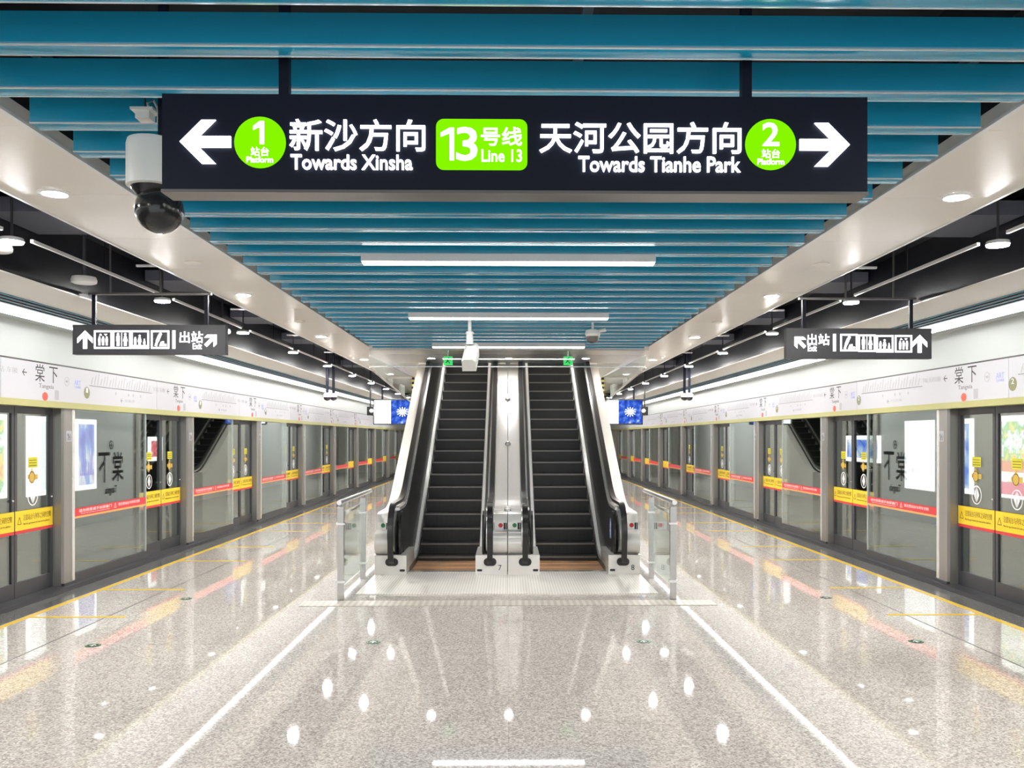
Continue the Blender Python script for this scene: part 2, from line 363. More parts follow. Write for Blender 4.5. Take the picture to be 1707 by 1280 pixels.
# escalator opening: glossy soffit, well walls, enclosure under and behind the escalators
struct(MB().box(-2.38, 2.38, 14.78, 17.3, 3.33, 3.38).box(-2.38, 2.38, 14.76, 14.80, 3.33, 4.2).build('ceiling_8', M['cream']))
for nm_, bx in (('wall_7', (-2.44, -2.40, 14.8, 30, 3.40, 7)), ('wall_14', (2.40, 2.44, 14.8, 30, 3.40, 7)), ('wall_15', (-2.44, 2.44, 30, 30.1, 3.4, 7)),
                ('ceiling_9', (-2.44, 2.44, 14.7, 30, 7, 7.1)), ('wall_16', (-2.44, 2.44, 14.7, 14.76, 4.3, 7))):
    struct(MB().box(*bx).build(nm_, M['cream_soft']))
struct(MB().box(-1.87, -1.83, 17.5, 20.85, 0, 2.5).box(1.80, 1.84, 17.5, 20.85, 0, 2.5).box(-1.83, 1.80, 20.81, 20.85, 0, 2.5).build('wall_8', M['core_wall']))
for k, (x, y) in enumerate(((-1.75, 21.1), (-1.75, 21.45), (1.72, 21.1), (1.72, 21.45), (-1.75, 23.6), (1.72, 23.6), (-1.75, 24.1), (1.72, 24.1))):  # unseen columns added to give bright strips mirrored in the door glass
    struct(MB().cyl((x, y, 0), (x, y, 3.3), .07 if k % 2 else .05, n=20).build('trim_%d' % (20 + k), M['steel_panel'], None, True))

# floor markings
for s in (-1, 1):
    b = MB().box(s * 4.915, s * 4.985, Y0, Y1, .0005, .003)
    struct(b.build('trim_%d' % (5 if s < 0 else 6), M['yellow_line']))
    struct(MB().box(s * 4.135, s * 4.147, Y0, Y1, .0003, .0012).build('trim_%d' % (12 if s < 0 else 13), M['frame']))
POST = [6.66 + 4.08 * k for k in range(10)]
for s, nm in ((-1, 'left'), (1, 'right')):
    n = 0
    for P in POST[:6]:
        for yy in (P - .10, P - 1.72):
            o = MB().box(s * 3.95, s * 4.915, yy - .03, yy + .03, .0005, .003).build('floor_marking', M['yellow_line'])
            tag(o, 'short yellow queue line on the floor by the %s doors, %s from the near end' % (nm, ORD[n]), 'floor line', 'queue lines'); n += 1

# ------------------------------------------------------------------ blue ceiling slats
for k in range(29):
    y = 2.895 + .413 * k
    hx = 2.26
    prof = [(y, 3.46), (y, 3.345)]
    for a in range(0, 91, 30): prof.append((y + .012 - .012 * math.cos(math.radians(a)), 3.345 - .012 * math.sin(math.radians(a))))
    for a in range(0, 91, 30): prof.append((y + .083 + .012 * math.sin(math.radians(a)), 3.345 - .012 * math.cos(math.radians(a))))
    prof.append((y + .095, 3.46))
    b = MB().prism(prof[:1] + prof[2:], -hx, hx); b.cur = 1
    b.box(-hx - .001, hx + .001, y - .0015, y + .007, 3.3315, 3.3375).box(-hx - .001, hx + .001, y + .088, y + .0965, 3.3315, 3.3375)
    o = b.build('ceiling_baffle', [M['slat'], M['slat_edge_glint']], None, True)
    tag(o, 'blue metal ceiling baffle, %s in the row counting away from the camera' % ORD[k], 'ceiling baffle', 'blue ceiling baffles')
for x in (-2.0, .3, 2.0):
    o = MB().box(x - .02, x + .02, 2.6, 14.7, 3.46, 3.50).build('slat_carrier', M['steel_dark'])
    tag(o, 'grey carrier rail over the blue slats, %s' % ('above their middle' if x == .3 else 'on the left side' if x < 0 else 'on the right side'), 'rail', 'slat carrier rails')

# ------------------------------------------------------------------ lamps
for k, (y, hw) in enumerate(((7.07, 1.19), (10.37, 1.19), (13.68, 1.2))):
    lb = ['hanging nearest, just beyond the direction sign', 'in the middle of the three', 'farthest, just before the escalator soffit'][k]
    t = thing('linear_lamp', 'white linear ceiling lamp under the blue slats, ' + lb, 'lamp', (0, y, 3.333), 'linear lamps')
    MB().box(-hw, hw, y - .05, y + .05, 3.27, 3.331).build('housing', M['white_paint'], t)
    MB().box(-hw + .01, hw - .01, y - .042, y + .042, 3.255, 3.2695).build('diffuser', M['pend'], t)
def downlight(x, y, z, r, label, lit=True, group='round downlights'):
    t = thing('downlight', label, 'lamp', (x, y, z), group)
    MB().lathe([(r + .02, z - .001), (r + .025, z - .012), (r, z - .016), (r - .005, z - .002)], x, y).build('trim_ring', M['white_paint'], t, True)
    MB().lathe([(r - .004, z - .001), (r - .004, z - .01)], x, y).build('lens', lit if not isinstance(lit, bool) else M['down'] if lit else M['white_paint'], t)
for s, nm in ((-1, 'left'), (1, 'right')):
    for k in range(-2, 10):
        y = 5.52 + 3.9 * k
        if k < -1: downlight(s * 2.86, y, 3.395, .075, 'round lit downlight in the %s cream beam behind the camera' % nm); continue
        downlight(s * 2.86, y, 3.395, .075, 'round lit downlight in the cream beam on the %s, %s from the camera' % (nm, ORD[k + 1]))
    for k, y in enumerate((7.7, 11.6)):
        t = MB().lathe([(.07, 3.394), (.075, 3.385), (.05, 3.375), (.045, 3.372)], s * 2.78, y).build('ceiling_sensor', M['cream_soft'], None, True)
        tag(t, 'small unlit round sensor on the cream beam on the %s, %s one' % (nm, ('nearer', 'farther')[k]), 'sensor', 'ceiling sensors')
    # lamp track in the black strip, lamps hang from it
    for k in range(12):
        ya, yb = 3.75 + 2.85 * k + .2, 3.75 + 2.85 * (k + 1) - .2
        o = MB().box(s * 3.70 - .012, s * 3.70 + .012, ya, yb, 3.36, 3.385)
        o.cur = 1; o.cyl((s * 3.70, (ya + yb) / 2, 3.385), (s * 3.70, (ya + yb) / 2, 3.86), .005, n=6)
        tag(o.build('lamp_track', [M['white_paint'], M['black']]), 'thin white rail hung under the black ceiling on the %s, %s from the camera' % (nm, ORD[k]), 'rail', 'white ceiling rails')
    for k in range(13):
        y = 3.75 + 2.85 * k
        t = thing('track_lamp', 'white round lamp in the black ceiling strip on the %s, %s from the camera' % (nm, ORD[k]), 'lamp', (s * 3.74, y, 3.31), 'lamps in the black strip')
        MB().cyl((s * 3.74, y, 3.36), (s * 3.74, y, 3.86), .01, n=8).build('stem', M['frame'], t)
        MB().lathe([(.03, 3.362), (.08, 3.35), (.086, 3.325), (.082, 3.322)], s * 3.74, y).build('housing', M['white_paint'], t, True)
        MB().lathe([(.078, 3.321), (.078, 3.312)], s * 3.74, y).build('lens', M['down'], t)
    for k in range(3 if s < 0 else 0):
        y = (6.85, 8.25, 12.2)[k]
        t = thing('disc_speaker', 'flat white disc hung under the black ceiling on the %s, %s from the camera' % (nm, ORD[k]), 'speaker', (s * 4.0, y, 3.30), 'hanging discs')
        MB().cyl((s * 4.0, y, 3.36), (s * 4.0, y, 3.86), .018, n=8).build('stem', M['frame'], t)
        MB().lathe([(.03, 3.372), (.105, 3.36), (.115, 3.33), (.11, 3.305), (.095, 3.298)], s * 4.0, y).build('body', M['cam_white'], t, True)
    for k in range(5):
        y = 5.6 + 2.85 * k
        o = MB().box(s * 3.18, s * 3.60, y, y + .03, 3.50, 3.52).box(s * 3.18, s * 3.20, y, y + .03, 3.52, 3.70)
        tag(o.build('cross_bar', M['white_paint']), 'short white cross bar under the black ceiling on the %s, %s from the camera' % (nm, ORD[k]), 'bar', 'ceiling cross bars')
    for k in range(12):
        y = (4.6, 5.7, 7.3, 7.1, 10.0, 10.2, 12.7, 13.3, 15.9, 16.3, 20.0, 22.0)[k]
        x0, x1 = ((3.18, 3.62), (3.76, 4.24))[k % 2 if k > 1 else 0]
        o = MB().box(s * x0, s * x1, y, y + .6 + .2 * (k % 2), 3.60 + .08 * (k % 2), 3.80)
        tag(o.build('duct', M['duct']), 'dark grey duct box under the black ceiling on the %s, %s from the camera' % (nm, ORD[k]), 'duct', 'ceiling ducts')
for k, x in enumerate((-1.44, 0, 1.44)):
    downlight(x, 16.2, 3.33, .075, 'round lit downlight in the glossy soffit, %s' % ['over the left escalator', 'between the escalators', 'over the right escalator'][k], M['soft_down'])

for k, x in enumerate((-1.6, 1.6)):  # unseen lamps added to brighten the escalator decks and steps
    t = thing('linear_lamp', 'added unseen linear fill lamp high in the escalator well on the %s' % ('left', 'right')[k], 'lamp', (x, 20, 6.9), 'added fill lamps in the escalator well')
    MB().box(x - .06, x + .06, 17, 24, 6.91, 6.965).build('housing', M['white_paint'], t)
    MB().box(x - .05, x + .05, 17.02, 23.98, 6.89, 6.9095).build('diffuser', M['well'], t)
# ------------------------------------------------------------------ main direction sign
YS = 3.45
p0, p1 = atY(270, 157, YS), atY(1446, 318, YS)
q1 = atY(1446, 161, YS); q0 = atY(270, 317, YS)
zt, zb = (p0.z + q1.z) / 2, (q0.z + p1.z) / 2
t = thing('direction_sign', 'long dark illuminated platform direction sign hanging from the blue slats', 'sign', ((p0.x + p1.x) / 2, YS + .06, zb))
MB().box(p0.x, p1.x, YS, YS + .12, zb, zt).build('housing', M['sign_body'], t)
e = MB().box(p0.x - .003, p1.x + .003, YS - .004, YS + .124, zb - .012, zb - .0005)
e.build('edge_trim', M['steel_dark'], t)
for px in (475, 1243):
    x = atY(px, 135, YS + .06).x
    MB().box(x - .02, x + .02, YS + .04, YS + .08, zt, 4.2).build('hanger_rod', M['sign_body'], t)
fr = lambda u, v, n: (u, YS - n - .0005, v)
def box_px(x0, y0, x1, y1):
    a, b = atY(x0, y0, YS), atY(x1, y1, YS); return a.x, b.x, b.z, a.z
def sign_text(mb, body, x0, y0, x1, y1, bold=.02, ext=.008, lift=0):
    u0, u1, v0, v1 = box_px(x0, y0, x1, y1)
    put_text(mb, body, u0, u1, v0, v1, (lambda u, v, n: (u, YS - n - .0005 - lift, v)), bold, ext)
def one(mb, x0, y0, x1, y1, w_):
    P_ = lambda x, y: (atY(x, y, YS).x, atY(x, y, YS).z)
    f_ = lambda u, v, n: (u, YS - n - .0065, v)
    put_poly(mb, [P_(x1 - w_, y0), P_(x1, y0), P_(x1, y1), P_(x1 - w_, y1)], f_, .003)
    put_poly(mb, [P_(x1 - w_, y0), P_(x1 - w_, y0 + w_ * 1.3), P_(x0, y0 + w_ * 2.1), P_(x0, y0 + w_ * 1.2)], f_, .003)
for px, ang in ((343, math.pi), (1374, 0)):
    mb = MB(); c = atY(px, 237 if px < 800 else 242, YS)
    arrow(mb, c.x, c.z, .2, ang, fr, .22, .008, .43); mb.build('arrow', M['letter'], t)
mb = MB(); sign_text(mb, '新沙方向', 483, 199, 709, 253, .009); mb.build('lettering', M['letter'], t); mb = MB(); sign_text(mb, 'Towards Xinsha', 485, 258, 688, 284, .012); mb.build('lettering', M['letter'], t)
mb = MB(); sign_text(mb, '天河公园方向', 899, 203, 1235, 257, .009); mb.build('lettering', M['letter'], t); mb = MB(); sign_text(mb, 'Towards Tianhe Park', 964, 261, 1234, 288, .012); mb.build('lettering', M['letter'], t)
u0, u1, v0, v1 = box_px(727, 199, 879, 284)
lb = MB(); put_poly(lb, rrect(u0, u1, v0, v1, .03), fr, .006); lb = lb.build('line_badge', M['lime'], t)
mb = MB(); one(mb, 735, 214, 757, 268, 7); sign_text(mb, '3', 761, 213, 796, 269, .012, .003, .006); mb.build('number', M['letter'], lb)
mb = MB(); sign_text(mb, '号线', 802, 213, 870, 244, .01, .003, .006); mb.build('lettering', M['letter'], lb)
mb = MB(); sign_text(mb, 'Line 13', 803, 250, 870, 271, .008, .003, .006); mb.build('lettering', M['letter'], lb)
for px, py, ch in ((434, 238, '1'), (1284, 241.5, '2')):
    c = atY(px, py, YS); mb = MB(); put_poly(mb, disc(c.x, c.z, .101, n=40), fr, .006); bd = mb.build('platform_badge', M['lime'], t)
    mb = MB(); k = px - 434, py - 238
    if ch == '1': one(mb, 423, 203, 441, 241, 7)
    else: sign_text(mb, ch, 420 + k[0], 202 + k[1], 448 + k[0], 241 + k[1], .015, .003, .006)
    mb.build('number', M['letter'], bd); mb = MB()
    sign_text(mb, '站台', 419 + k[0], 246 + k[1], 449 + k[0], 261 + k[1], .0, .003, .006); mb.build('lettering', M['letter'], bd); mb = MB()
    sign_text(mb, 'Platform', 412 + k[0], 262 + k[1], 456 + k[0], 272 + k[1], .006, .003, .006); mb.build('lettering', M['letter'], bd)

for o in [c_ for c_ in t.children if c_.name.split('.')[0] in ('lettering', 'arrow', 'line_badge', 'platform_badge')]:
    c_ = copy_tree(o, t); c_.rotation_euler = (0, 0, math.pi)      # the sign is lit on its back as well
# ------------------------------------------------------------------ exit and facility signs at the sides
def person(mb, cu, cv, h, fr_, female=False):
    put_poly(mb, disc(cu, cv + h * .42, h * .085, n=12), fr_)
    if female: put_poly(mb, [(cu - h * .07, cv + h * .30), (cu - h * .17, cv - h * .12), (cu + h * .17, cv - h * .12), (cu + h * .07, cv + h * .30)], fr_)
    else: put_poly(mb, [(cu - h * .12, cv + h * .30), (cu - h * .12, cv - h * .12), (cu + h * .12, cv - h * .12), (cu + h * .12, cv + h * .30)], fr_)
    for sg in (-1, 1): bar(mb, (cu + sg * h * .06, cv - h * .1), (cu + sg * h * .06, cv - h * .48), h * .08, fr_)
def pictogram(par, cu, cv, a, kind, fr_):
    f = MB(); t_ = a * .09
    put_poly(f, [(cu - a / 2, cv - a / 2), (cu - a / 2 + t_, cv - a / 2), (cu - a / 2 + t_, cv + a / 2), (cu - a / 2, cv + a / 2)], fr_)
    put_poly(f, [(cu + a / 2 - t_, cv - a / 2), (cu + a / 2, cv - a / 2), (cu + a / 2, cv + a / 2), (cu + a / 2 - t_, cv + a / 2)], fr_)
    put_poly(f, [(cu - a / 2 + t_, cv - a / 2), (cu + a / 2 - t_, cv - a / 2), (cu + a / 2 - t_, cv - a / 2 + t_), (cu - a / 2 + t_, cv - a / 2 + t_)], fr_)
    put_poly(f, [(cu - a / 2 + t_, cv + a / 2 - t_), (cu + a / 2 - t_, cv + a / 2 - t_), (cu + a / 2 - t_, cv + a / 2), (cu - a / 2 + t_, cv + a / 2)], fr_)
    if kind == 'lift':
        for q in (-.2, 0, .2): person(f, cu + q * a, cv - a * .08, a * .5, fr_)
        for q, sg in ((-.14, 1), (.14, -1)):
            put_poly(f, [(cu + q * a - a * .08, cv + a * (.27 - sg * .04)), (cu + q * a + a * .08, cv + a * (.27 - sg * .04)), (cu + q * a, cv + a * (.27 + sg * .06))][::sg], fr_)
    if kind == 'toilet':
        person(f, cu - a * .2, cv, a * .72, fr_); person(f, cu + a * .2, cv, a * .72, fr_, True); bar(f, (cu, cv - a * .36), (cu, cv + a * .36), a * .03, fr_)
    if kind == 'waiting':
        for q, hh in ((-.26, .5), (-.02, .62), (.24, .4)): person(f, cu + q * a, cv - a * (.36 - hh / 2), a * hh, fr_, q > -.1)
        bar(f, (cu - a * .38, cv - a * .34), (cu + a * .38, cv - a * .34), a * .06, fr_)
    if kind == 'accessible':
        put_poly(f, disc(cu + a * .02, cv + a * .30, a * .08, n=12), fr_)
        bar(f, (cu - a * .02, cv + a * .24), (cu - a * .16, cv - a * .1), a * .16, fr_)
        bar(f, (cu - a * .16, cv - a * .08), (cu - a * .24, cv - a * .36), a * .12, fr_)
        put_poly(f, [(cu - a * .05, cv - a * .36), (cu + a * .34, cv - a * .36), (cu + a * .34, cv - a * .24), (cu + a * .22, cv - a * .24), (cu + a * .2, cv - a * .08), (cu + a * .05, cv - a * .12)], fr_)
    f.build('pictogram', M['letter'], par)
def side_sign(pxs, pys, YQ, items, label, rods):
    a, b = atY(pxs[0], pxs[1], YQ), atY(pys[0], pys[1], YQ)
    t = thing('facility_sign', label, 'sign', ((a.x + b.x) / 2, YQ + .04, b.z), 'side facility signs')
    MB().box(a.x, b.x, YQ, YQ + .08, b.z, a.z).build('housing', M['sign_grey'], t)
    rx = [atY(r, 500, YQ).x for r in rods]
    for x in rx: MB().box(x - .018, x + .018, YQ + .025, YQ + .055, a.z, 3.28).build('hanger_rod', M['sign_body'], t)
    sg = 1 if a.x > 0 else -1
    hb = MB().box(min(rx) - .05, max(rx) + .05, YQ + .02, YQ + .06, 3.281, 3.30)
    hb.cyl((sg * 3.5, YQ + .04, 3.3), (sg * 3.5, YQ + .04, 3.86), .012, n=8).cyl((sg * 4.0, YQ + .04, 3.3), (sg * 4.0, YQ + .04, 3.86), .012, n=8)
    hb.build('hanger_bar', M['steel_dark'], t)
    fr_ = lambda u, v, n: (u, YQ - n - .0005, v)
    for kind, px, py, sz in items:
        c = atY(px, py, YQ); m_ = sz * YQ / F
        if kind in ('lift', 'toilet', 'waiting', 'accessible'): pictogram(t, c.x, c.z, m_, kind, fr_)
        elif kind.startswith('arrow'):
            mb = MB(); arrow(mb, c.x, c.z, m_, math.radians(float(kind[5:])), fr_, .22); mb.build('arrow', M['letter'], t)
        elif kind == 'bar':
            mb = MB(); bar(mb, (c.x, c.z - m_ / 2), (c.x, c.z + m_ / 2), .03, fr_); mb.build('divider', M['letter'], t)
        else:
            mb = MB(); hh = m_ * .62 if kind == '出站' else m_
            ww = m_ * (1.25 if kind == '出站' else 1.5); put_text(mb, kind, c.x - ww / 2, c.x + ww / 2, c.z - hh / 2, c.z + hh / 2, fr_, .01); mb.build('lettering', M['letter'], t)
side_sign((121, 541), (376, 591), 8.75, [('arrow90', 142, 566, 30), ('lift', 172, 566, 30), ('toilet', 203, 566, 30), ('waiting', 233.5, 566, 30), ('accessible', 267, 566, 30),
          ('bar', 290, 566, 30), ('出站', 319, 562, 31), ('Exit', 329, 577, 10), ('arrow45', 352, 567, 26)],
          'dark sign with arrow, facility pictograms and 出站 Exit hanging over the left platform edge', (154, 342))
side_sign((1311, 547), (1553, 598), 8.95, [('arrow135', 1333, 570, 25), ('出站', 1364, 566, 30), ('Exit', 1354, 580.5, 10), ('bar', 1391, 571, 29), ('accessible', 1415, 571, 29),
          ('toilet', 1445, 572, 29), ('waiting', 1475, 573, 29), ('lift', 1506, 573, 29), ('arrow90', 1533, 573, 30)],
          'dark sign with 出站 Exit, facility pictograms and arrow hanging over the right platform edge', (1342, 1521))

# ------------------------------------------------------------------ cameras hung from the ceiling
c = atY(266, 350, 4.02); r = .108
t = thing('dome_camera', 'big white security camera with black ball hanging behind the left end of the direction sign', 'camera', (c.x, 4.02, 3.46))
x, y = c.x - .03, 4.02
za, zb_ = atY(240, 236, y).z, atY(240, 312, y).z
MB().box(x + .03, x + .065, y - .02, y + .02, za, 4.2).build('pole', M['sign_body'], t)
MB().lathe([(.08, za + .01), (.11, za), (.115, za - .02), (.115, zb_), (.10, zb_ - .005)], x, y, 32).build('body', M['cam_white'], t, True)
MB().lathe([(.098, zb_ - .004), (.09, zb_ - .02), (.06, zb_ - .05)], x, y, 32).build('collar', M['cam_black'], t, True)
MB().sphere((c.x, y, c.z), r, 32).build('ball', M['cam_black'], t, True)
a = atY(224, 184, 4.06); b = atY(258, 205, 4.06)
t = thing('junction_box', 'small white junction box with looped cable beside the camera pole', 'box', ((a.x + b.x) / 2, 4.06, b.z))
MB().box(a.x + .02, b.x - .01, 4.02, 4.09, b.z + .01, a.z - .012).box(a.x, b.x + .01, 4.01, 4.10, a.z - .012, a.z).build('body', M['cam_white'], t)
mb = MB().tube([(b.x - .02, 4.05, a.z), (b.x - .03, 4.05, a.z + .03), (b.x, 4.05, a.z + .04), (b.x + .02, 4.05, a.z), (b.x + .02, 4.05, b.z)], .006, 8); mb.build('cable', M['cam_white'], t, True)
mb = MB().cyl((a.x + .05, 4.06, a.z), (a.x + .05, 4.06, 4.2), .004, n=6); mb.build('hanger_wire', M['frame'], t)
# box camera over the escalators
yc = 10.79
p = atY(783, 574, yc)
t = thing('box_camera', 'white box security camera on a pole over the left escalator', 'camera', (p.x, yc, 3.335))
MB().cyl((p.x, yc, p.z), (p.x, yc, 3.335), .022, n=12).build('pole', M['cam_white'], t, True)
MB().lathe([(.04, p.z + .16), (.055, p.z + .14), (.04, p.z + .12), (.045, p.z + .02), (.05, p.z)], p.x, yc).build('joint', M['cam_white'], t, True)
b = MB().box(-.085, .085, -.30, .12, -.07, .07); b.prism([(-.085, .07), (-.05, .1), (.05, .1), (.085, .07)], -.33, .13, 'y')
b.xf(Matrix.Translation((p.x + .02, yc, p.z - .13)) @ Matrix.Rotation(math.radians(-4), 4, 'Z') @ Matrix.Rotation(math.radians(32), 4, 'X'))
b.build('housing', M['cam_white'], t)
p = atY(988, 557, yc + .41)
t = thing('dome_camera', 'small white dome camera hanging under the blue slats right of centre', 'camera', (p.x, yc + .41, 3.335))
MB().cyl((p.x, yc + .41, p.z), (p.x, yc + .41, 3.335), .014, n=12).build('pole', M['cam_white'], t, True)
MB().lathe([(.05, p.z + .06), (.09, p.z + .05), (.1, p.z), (.085, p.z - .03)], p.x, yc + .41).cyl((p.x + .05, yc + .41, p.z + .035), (p.x + .17, yc + .41, p.z + .055), .022, n=10).build('body', M['cam_white'], t, True)
MB().lathe([(.084, p.z - .03), (.078, p.z - .07), (.06, p.z - .1), (.02, p.z - .115)], p.x, yc + .41).build('dome', M['steel_dark'], t, True)
# hanging speakers in the black strips
for s, pts in ((-1, ((545.5, 18.6), (556, 19.1))), (1, ((1141, 19.1), (1149, 18.6)))):
    for k, (px, Y) in enumerate(pts):
        p = atY(px, 662, Y)
        t = thing('pole_camera', 'small dome camera on a long dark rod over the %s platform, %s of the pair' % ('left' if s < 0 else 'right', 'left' if k == 0 else 'right'), 'camera', (p.x, Y, p.z), 'rod cameras')
        MB().cyl((p.x, Y, p.z + .05), (p.x, Y, 3.86), .03, n=10).build('rod', M['sign_body'], t)
        MB().lathe([(.04, p.z + .09), (.085, p.z + .07), (.085, p.z)], p.x, Y, 16).build('body', M['cam_white'], t, True)
        MB().lathe([(.08, p.z), (.065, p.z - .05), (.02, p.z - .075)], p.x, Y, 16).build('dome', M['cam_black'], t, True)

# ------------------------------------------------------------------ information screens
blue = [(.3, srgb(30, 50, 150)), (.5, srgb(50, 90, 200)), (.62, srgb(100, 135, 225)), (.78, srgb(210, 225, 255))]
for nm_, c_ in (('ad_pink', srgb(245, 120, 150)), ('ad_white', (1.3, 1.3, 1.3, 1)), ('ad_salmon', srgb(248, 160, 130)), ('ad_purple', srgb(110, 90, 215))): M[nm_] = emit(nm_, c_, 1.0)
m_scr = pattern_emit('blue_screen', blue, .8, 7, 'noise')
for s, x0, x1 in ((-1, 624, 690), (1, 1004, 1070)):
    YQ = 25.0; a, b = atY(x0, 667, YQ), atY(x1, 706, YQ)
    t = thing('information_screen', 'bright white and blue screen hanging beyond the escalators on the %s' % ('left' if s < 0 else 'right'), 'screen', ((a.x + b.x) / 2, YQ, b.z), 'hanging information screens')
    MB().box(a.x - .03, b.x + .03, YQ, YQ + .12, b.z - .03, a.z + .03).build('housing', M['black'], t)
    xm = atY((640 if s < 0 else 1031), 690, YQ).x + (.2 if s < 0 else 0)
    MB().box(a.x, xm, YQ - .01, YQ - .001, b.z, a.z).build('display', M['white_screen'], t)
    MB().box(xm + .001, b.x, YQ - .01, YQ - .001, b.z, a.z).build('display', m_scr, t)
    st = MB()
    cx, cz = (xm + b.x) / 2, (a.z + b.z) / 2
    for k in range(12):
        an = math.pi * 2 * k / 12; bar(st, (cx, cz), (cx + .16 * math.cos(an), cz + .14 * math.sin(an)), .02, lambda u, v, n: (u, YQ - .0105 - n, v))
    st.build('starburst', M['white_screen'], t)
    MB().box(a.x + .2, a.x + .25, YQ + .03, YQ + .08, a.z + .03, 3.3).box(b.x - .25, b.x - .2, YQ + .03, YQ + .08, a.z + .03, 3.3).build('hanger_rod', M['sign_body'], t)
    p = atY(617 if s < 0 else 1075, 685, 24.5)
    t = thing('wall_camera', 'black boxed camera with bright lamp beside the %s screen' % ('left' if s < 0 else 'right'), 'camera', (p.x, 24.5, p.z), 'cameras by the screens')
    MB().box(p.x - .09, p.x + .09, 24.5, 24.62, p.z - .12, p.z + .12).box(p.x - .02, p.x + .02, 24.54, 24.58, p.z + .12, 3.86).build('body', M['black'], t)
    MB().sphere((p.x + .04 * s * -1, 24.46, p.z), .06, 14).build('lens', M['white_paint'], t, True)

# ------------------------------------------------------------------ platform screen doors
def frame_side(s, X): return (lambda u, v, n: (X - s * n - s * .0005, u if s < 0 else -u, v))
def side_fr(s, X, yc):
    # u runs to the viewer's right when looking at the wall, centred on yc
    return (lambda u, v, n: (X - s * (n + .0005), yc - s * u, v))
def make_leaf(L, parts=True):
    """one sliding leaf facing +x, centred on its empty; L is its width"""
    t = bpy.data.objects.new('sliding_door', None); t.empty_display_size = .1; C.objects.link(t); t.location = (0, 0, 0)
    h = L / 2; f = MB()
    f.box(-.02, .02, -h, -h + .05, .05, 2.2).box(-.02, .02, h - .05, h, .05, 2.2).box(-.02, .02, -h + .05, h - .05, .05, .22).box(-.02, .02, -h + .05, h - .05, 2.12, 2.2)
    f.build('frame', M['frame'], t)
    MB().box(-.006, .006, -h + .05, h - .05, .22, 2.12).build('glass', M['glass'], t)
    MB().box(.0205, .024, -h + .004, h - .004, .80, 1.02).build('warning_band', M['yellow'], t)
    wb = t.children[-1]
    MB().box(.0205, .024, -h + .004, h - .004, .765, .799).build('red_stripe', M['red'], t)
    if parts:
        fr_ = lambda u, v, n: (.0243 + n, u, v)
        mb = MB(); put_text(mb, '注意站台与列车之间的空隙', -h + .17, h - .05, .905, .975, fr_, .0, .001)
        put_text(mb, 'Mind the gap between the train and the platform', -h + .17, h - .08, .85, .878, fr_, 0, .001)
        mb.build('lettering', M['ink_brown'], wb); mb = MB()
        bar(mb, (-h + .05, .87), (-h + .13, .87), .008, fr_, .001); bar(mb, (-h + .05, .87), (-h + .09, .95), .008, fr_, .001); bar(mb, (-h + .13, .87), (-h + .09, .95), .008, fr_, .001)
        mb.build('warning_triangle', M['ink_brown'], wb)
        fg = lambda u, v, n: (.0065 + n, u, v)
        mb = MB(); put_poly(mb, rrect(-.11, .09, 1.50, 1.62, .01), fg, .002); st = mb.build('sticker', M['rubber_yellow'], t)
        mb = MB()
        for k in range(3): bar(mb, (-.09, 1.585 - .03 * k), (.07, 1.585 - .03 * k), .008, lambda u, v, n: (.0087 + n, u, v), .001)
        mb.build('lettering', M['ink_brown'], st)
        mb = MB(); put_poly(mb, disc(-.03, 1.39, .06, .075, 18), fg, .002); put_poly(mb, [(-.07, 1.43), (.01, 1.43), (-.03, 1.50)], fg, .002)
        put_poly(mb, [(-.12, 1.37), (-.085, 1.37), (-.085, 1.42), (-.12, 1.42)], fg, .002); put_poly(mb, [(.025, 1.36), (.10, 1.36), (.10, 1.42), (.025, 1.42)], fg, .002)
        hs = mb.build('hand_sticker', M['gold'], t)
        mb = MB(); ring(mb, -.03, 1.39, .058, .066, lambda u, v, n: (.0087 + n, u, v), .001); mb.build('outline', M['ink'], hs)
        mb = MB(); ring(mb, -.01, 1.17, .098, .112, fg, .002); put_poly(mb, [(-.016, 1.085), (-.016, 1.262), (-.07, 1.17)], fg, .002); put_poly(mb, [(-.004, 1.085), (.05, 1.17), (-.004, 1.262)], fg, .002)
        mb.build('emblem', M['white_paint'], t)
        MB().sphere((.028, h - .04, 1.14), .016, 10).build('lock_knob', M['steel_bright'], t, True)
    return t
SPLIT = .85
leafA, leafB = make_leaf(.83), make_leaf(.83, False)
usedA = usedB = False
def make_post(far):
    t = bpy.data.objects.new('door_post', None); t.empty_display_size = .1; C.objects.link(t)
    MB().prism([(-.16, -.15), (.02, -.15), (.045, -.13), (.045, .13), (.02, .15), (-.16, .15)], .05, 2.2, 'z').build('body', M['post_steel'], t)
    MB().box(.0455, .0485, far * .062, far * .128, .085, 2.19).build('edge_highlight', M['steel_bright'], t)  # lit edge of the post, painted as a brighter strip
    MB().box(.0456, .0475, -.08, .05, 1.80, 1.93).build('notice', M['ink_grey'], t)
    mb = MB(); put_text(mb, '当心', -.055, .035, 1.83, 1.9, lambda u, v, n: (.0478 + n, u, v), .0, .001)
    for k in range(2): bar(mb, (-.055, 1.825 - .008 * k), (.035, 1.825 - .008 * k), .003, lambda u, v, n: (.0478 + n, u, v), .001)
    mb.build('lettering', M['ink'], t.children[-1])
    MB().box(-.155, .06, -.149, .149, .0505, .08).build('base_cover', M['frame'], t)
    return t
posts0 = {-1: make_post(1), 1: make_post(-1)}
NAMES = {0: 'nearest the camera', 1: 'second from the camera'}
def nth(k): return 'nearest the camera' if k == 0 else ORD[k] + ' from the camera'
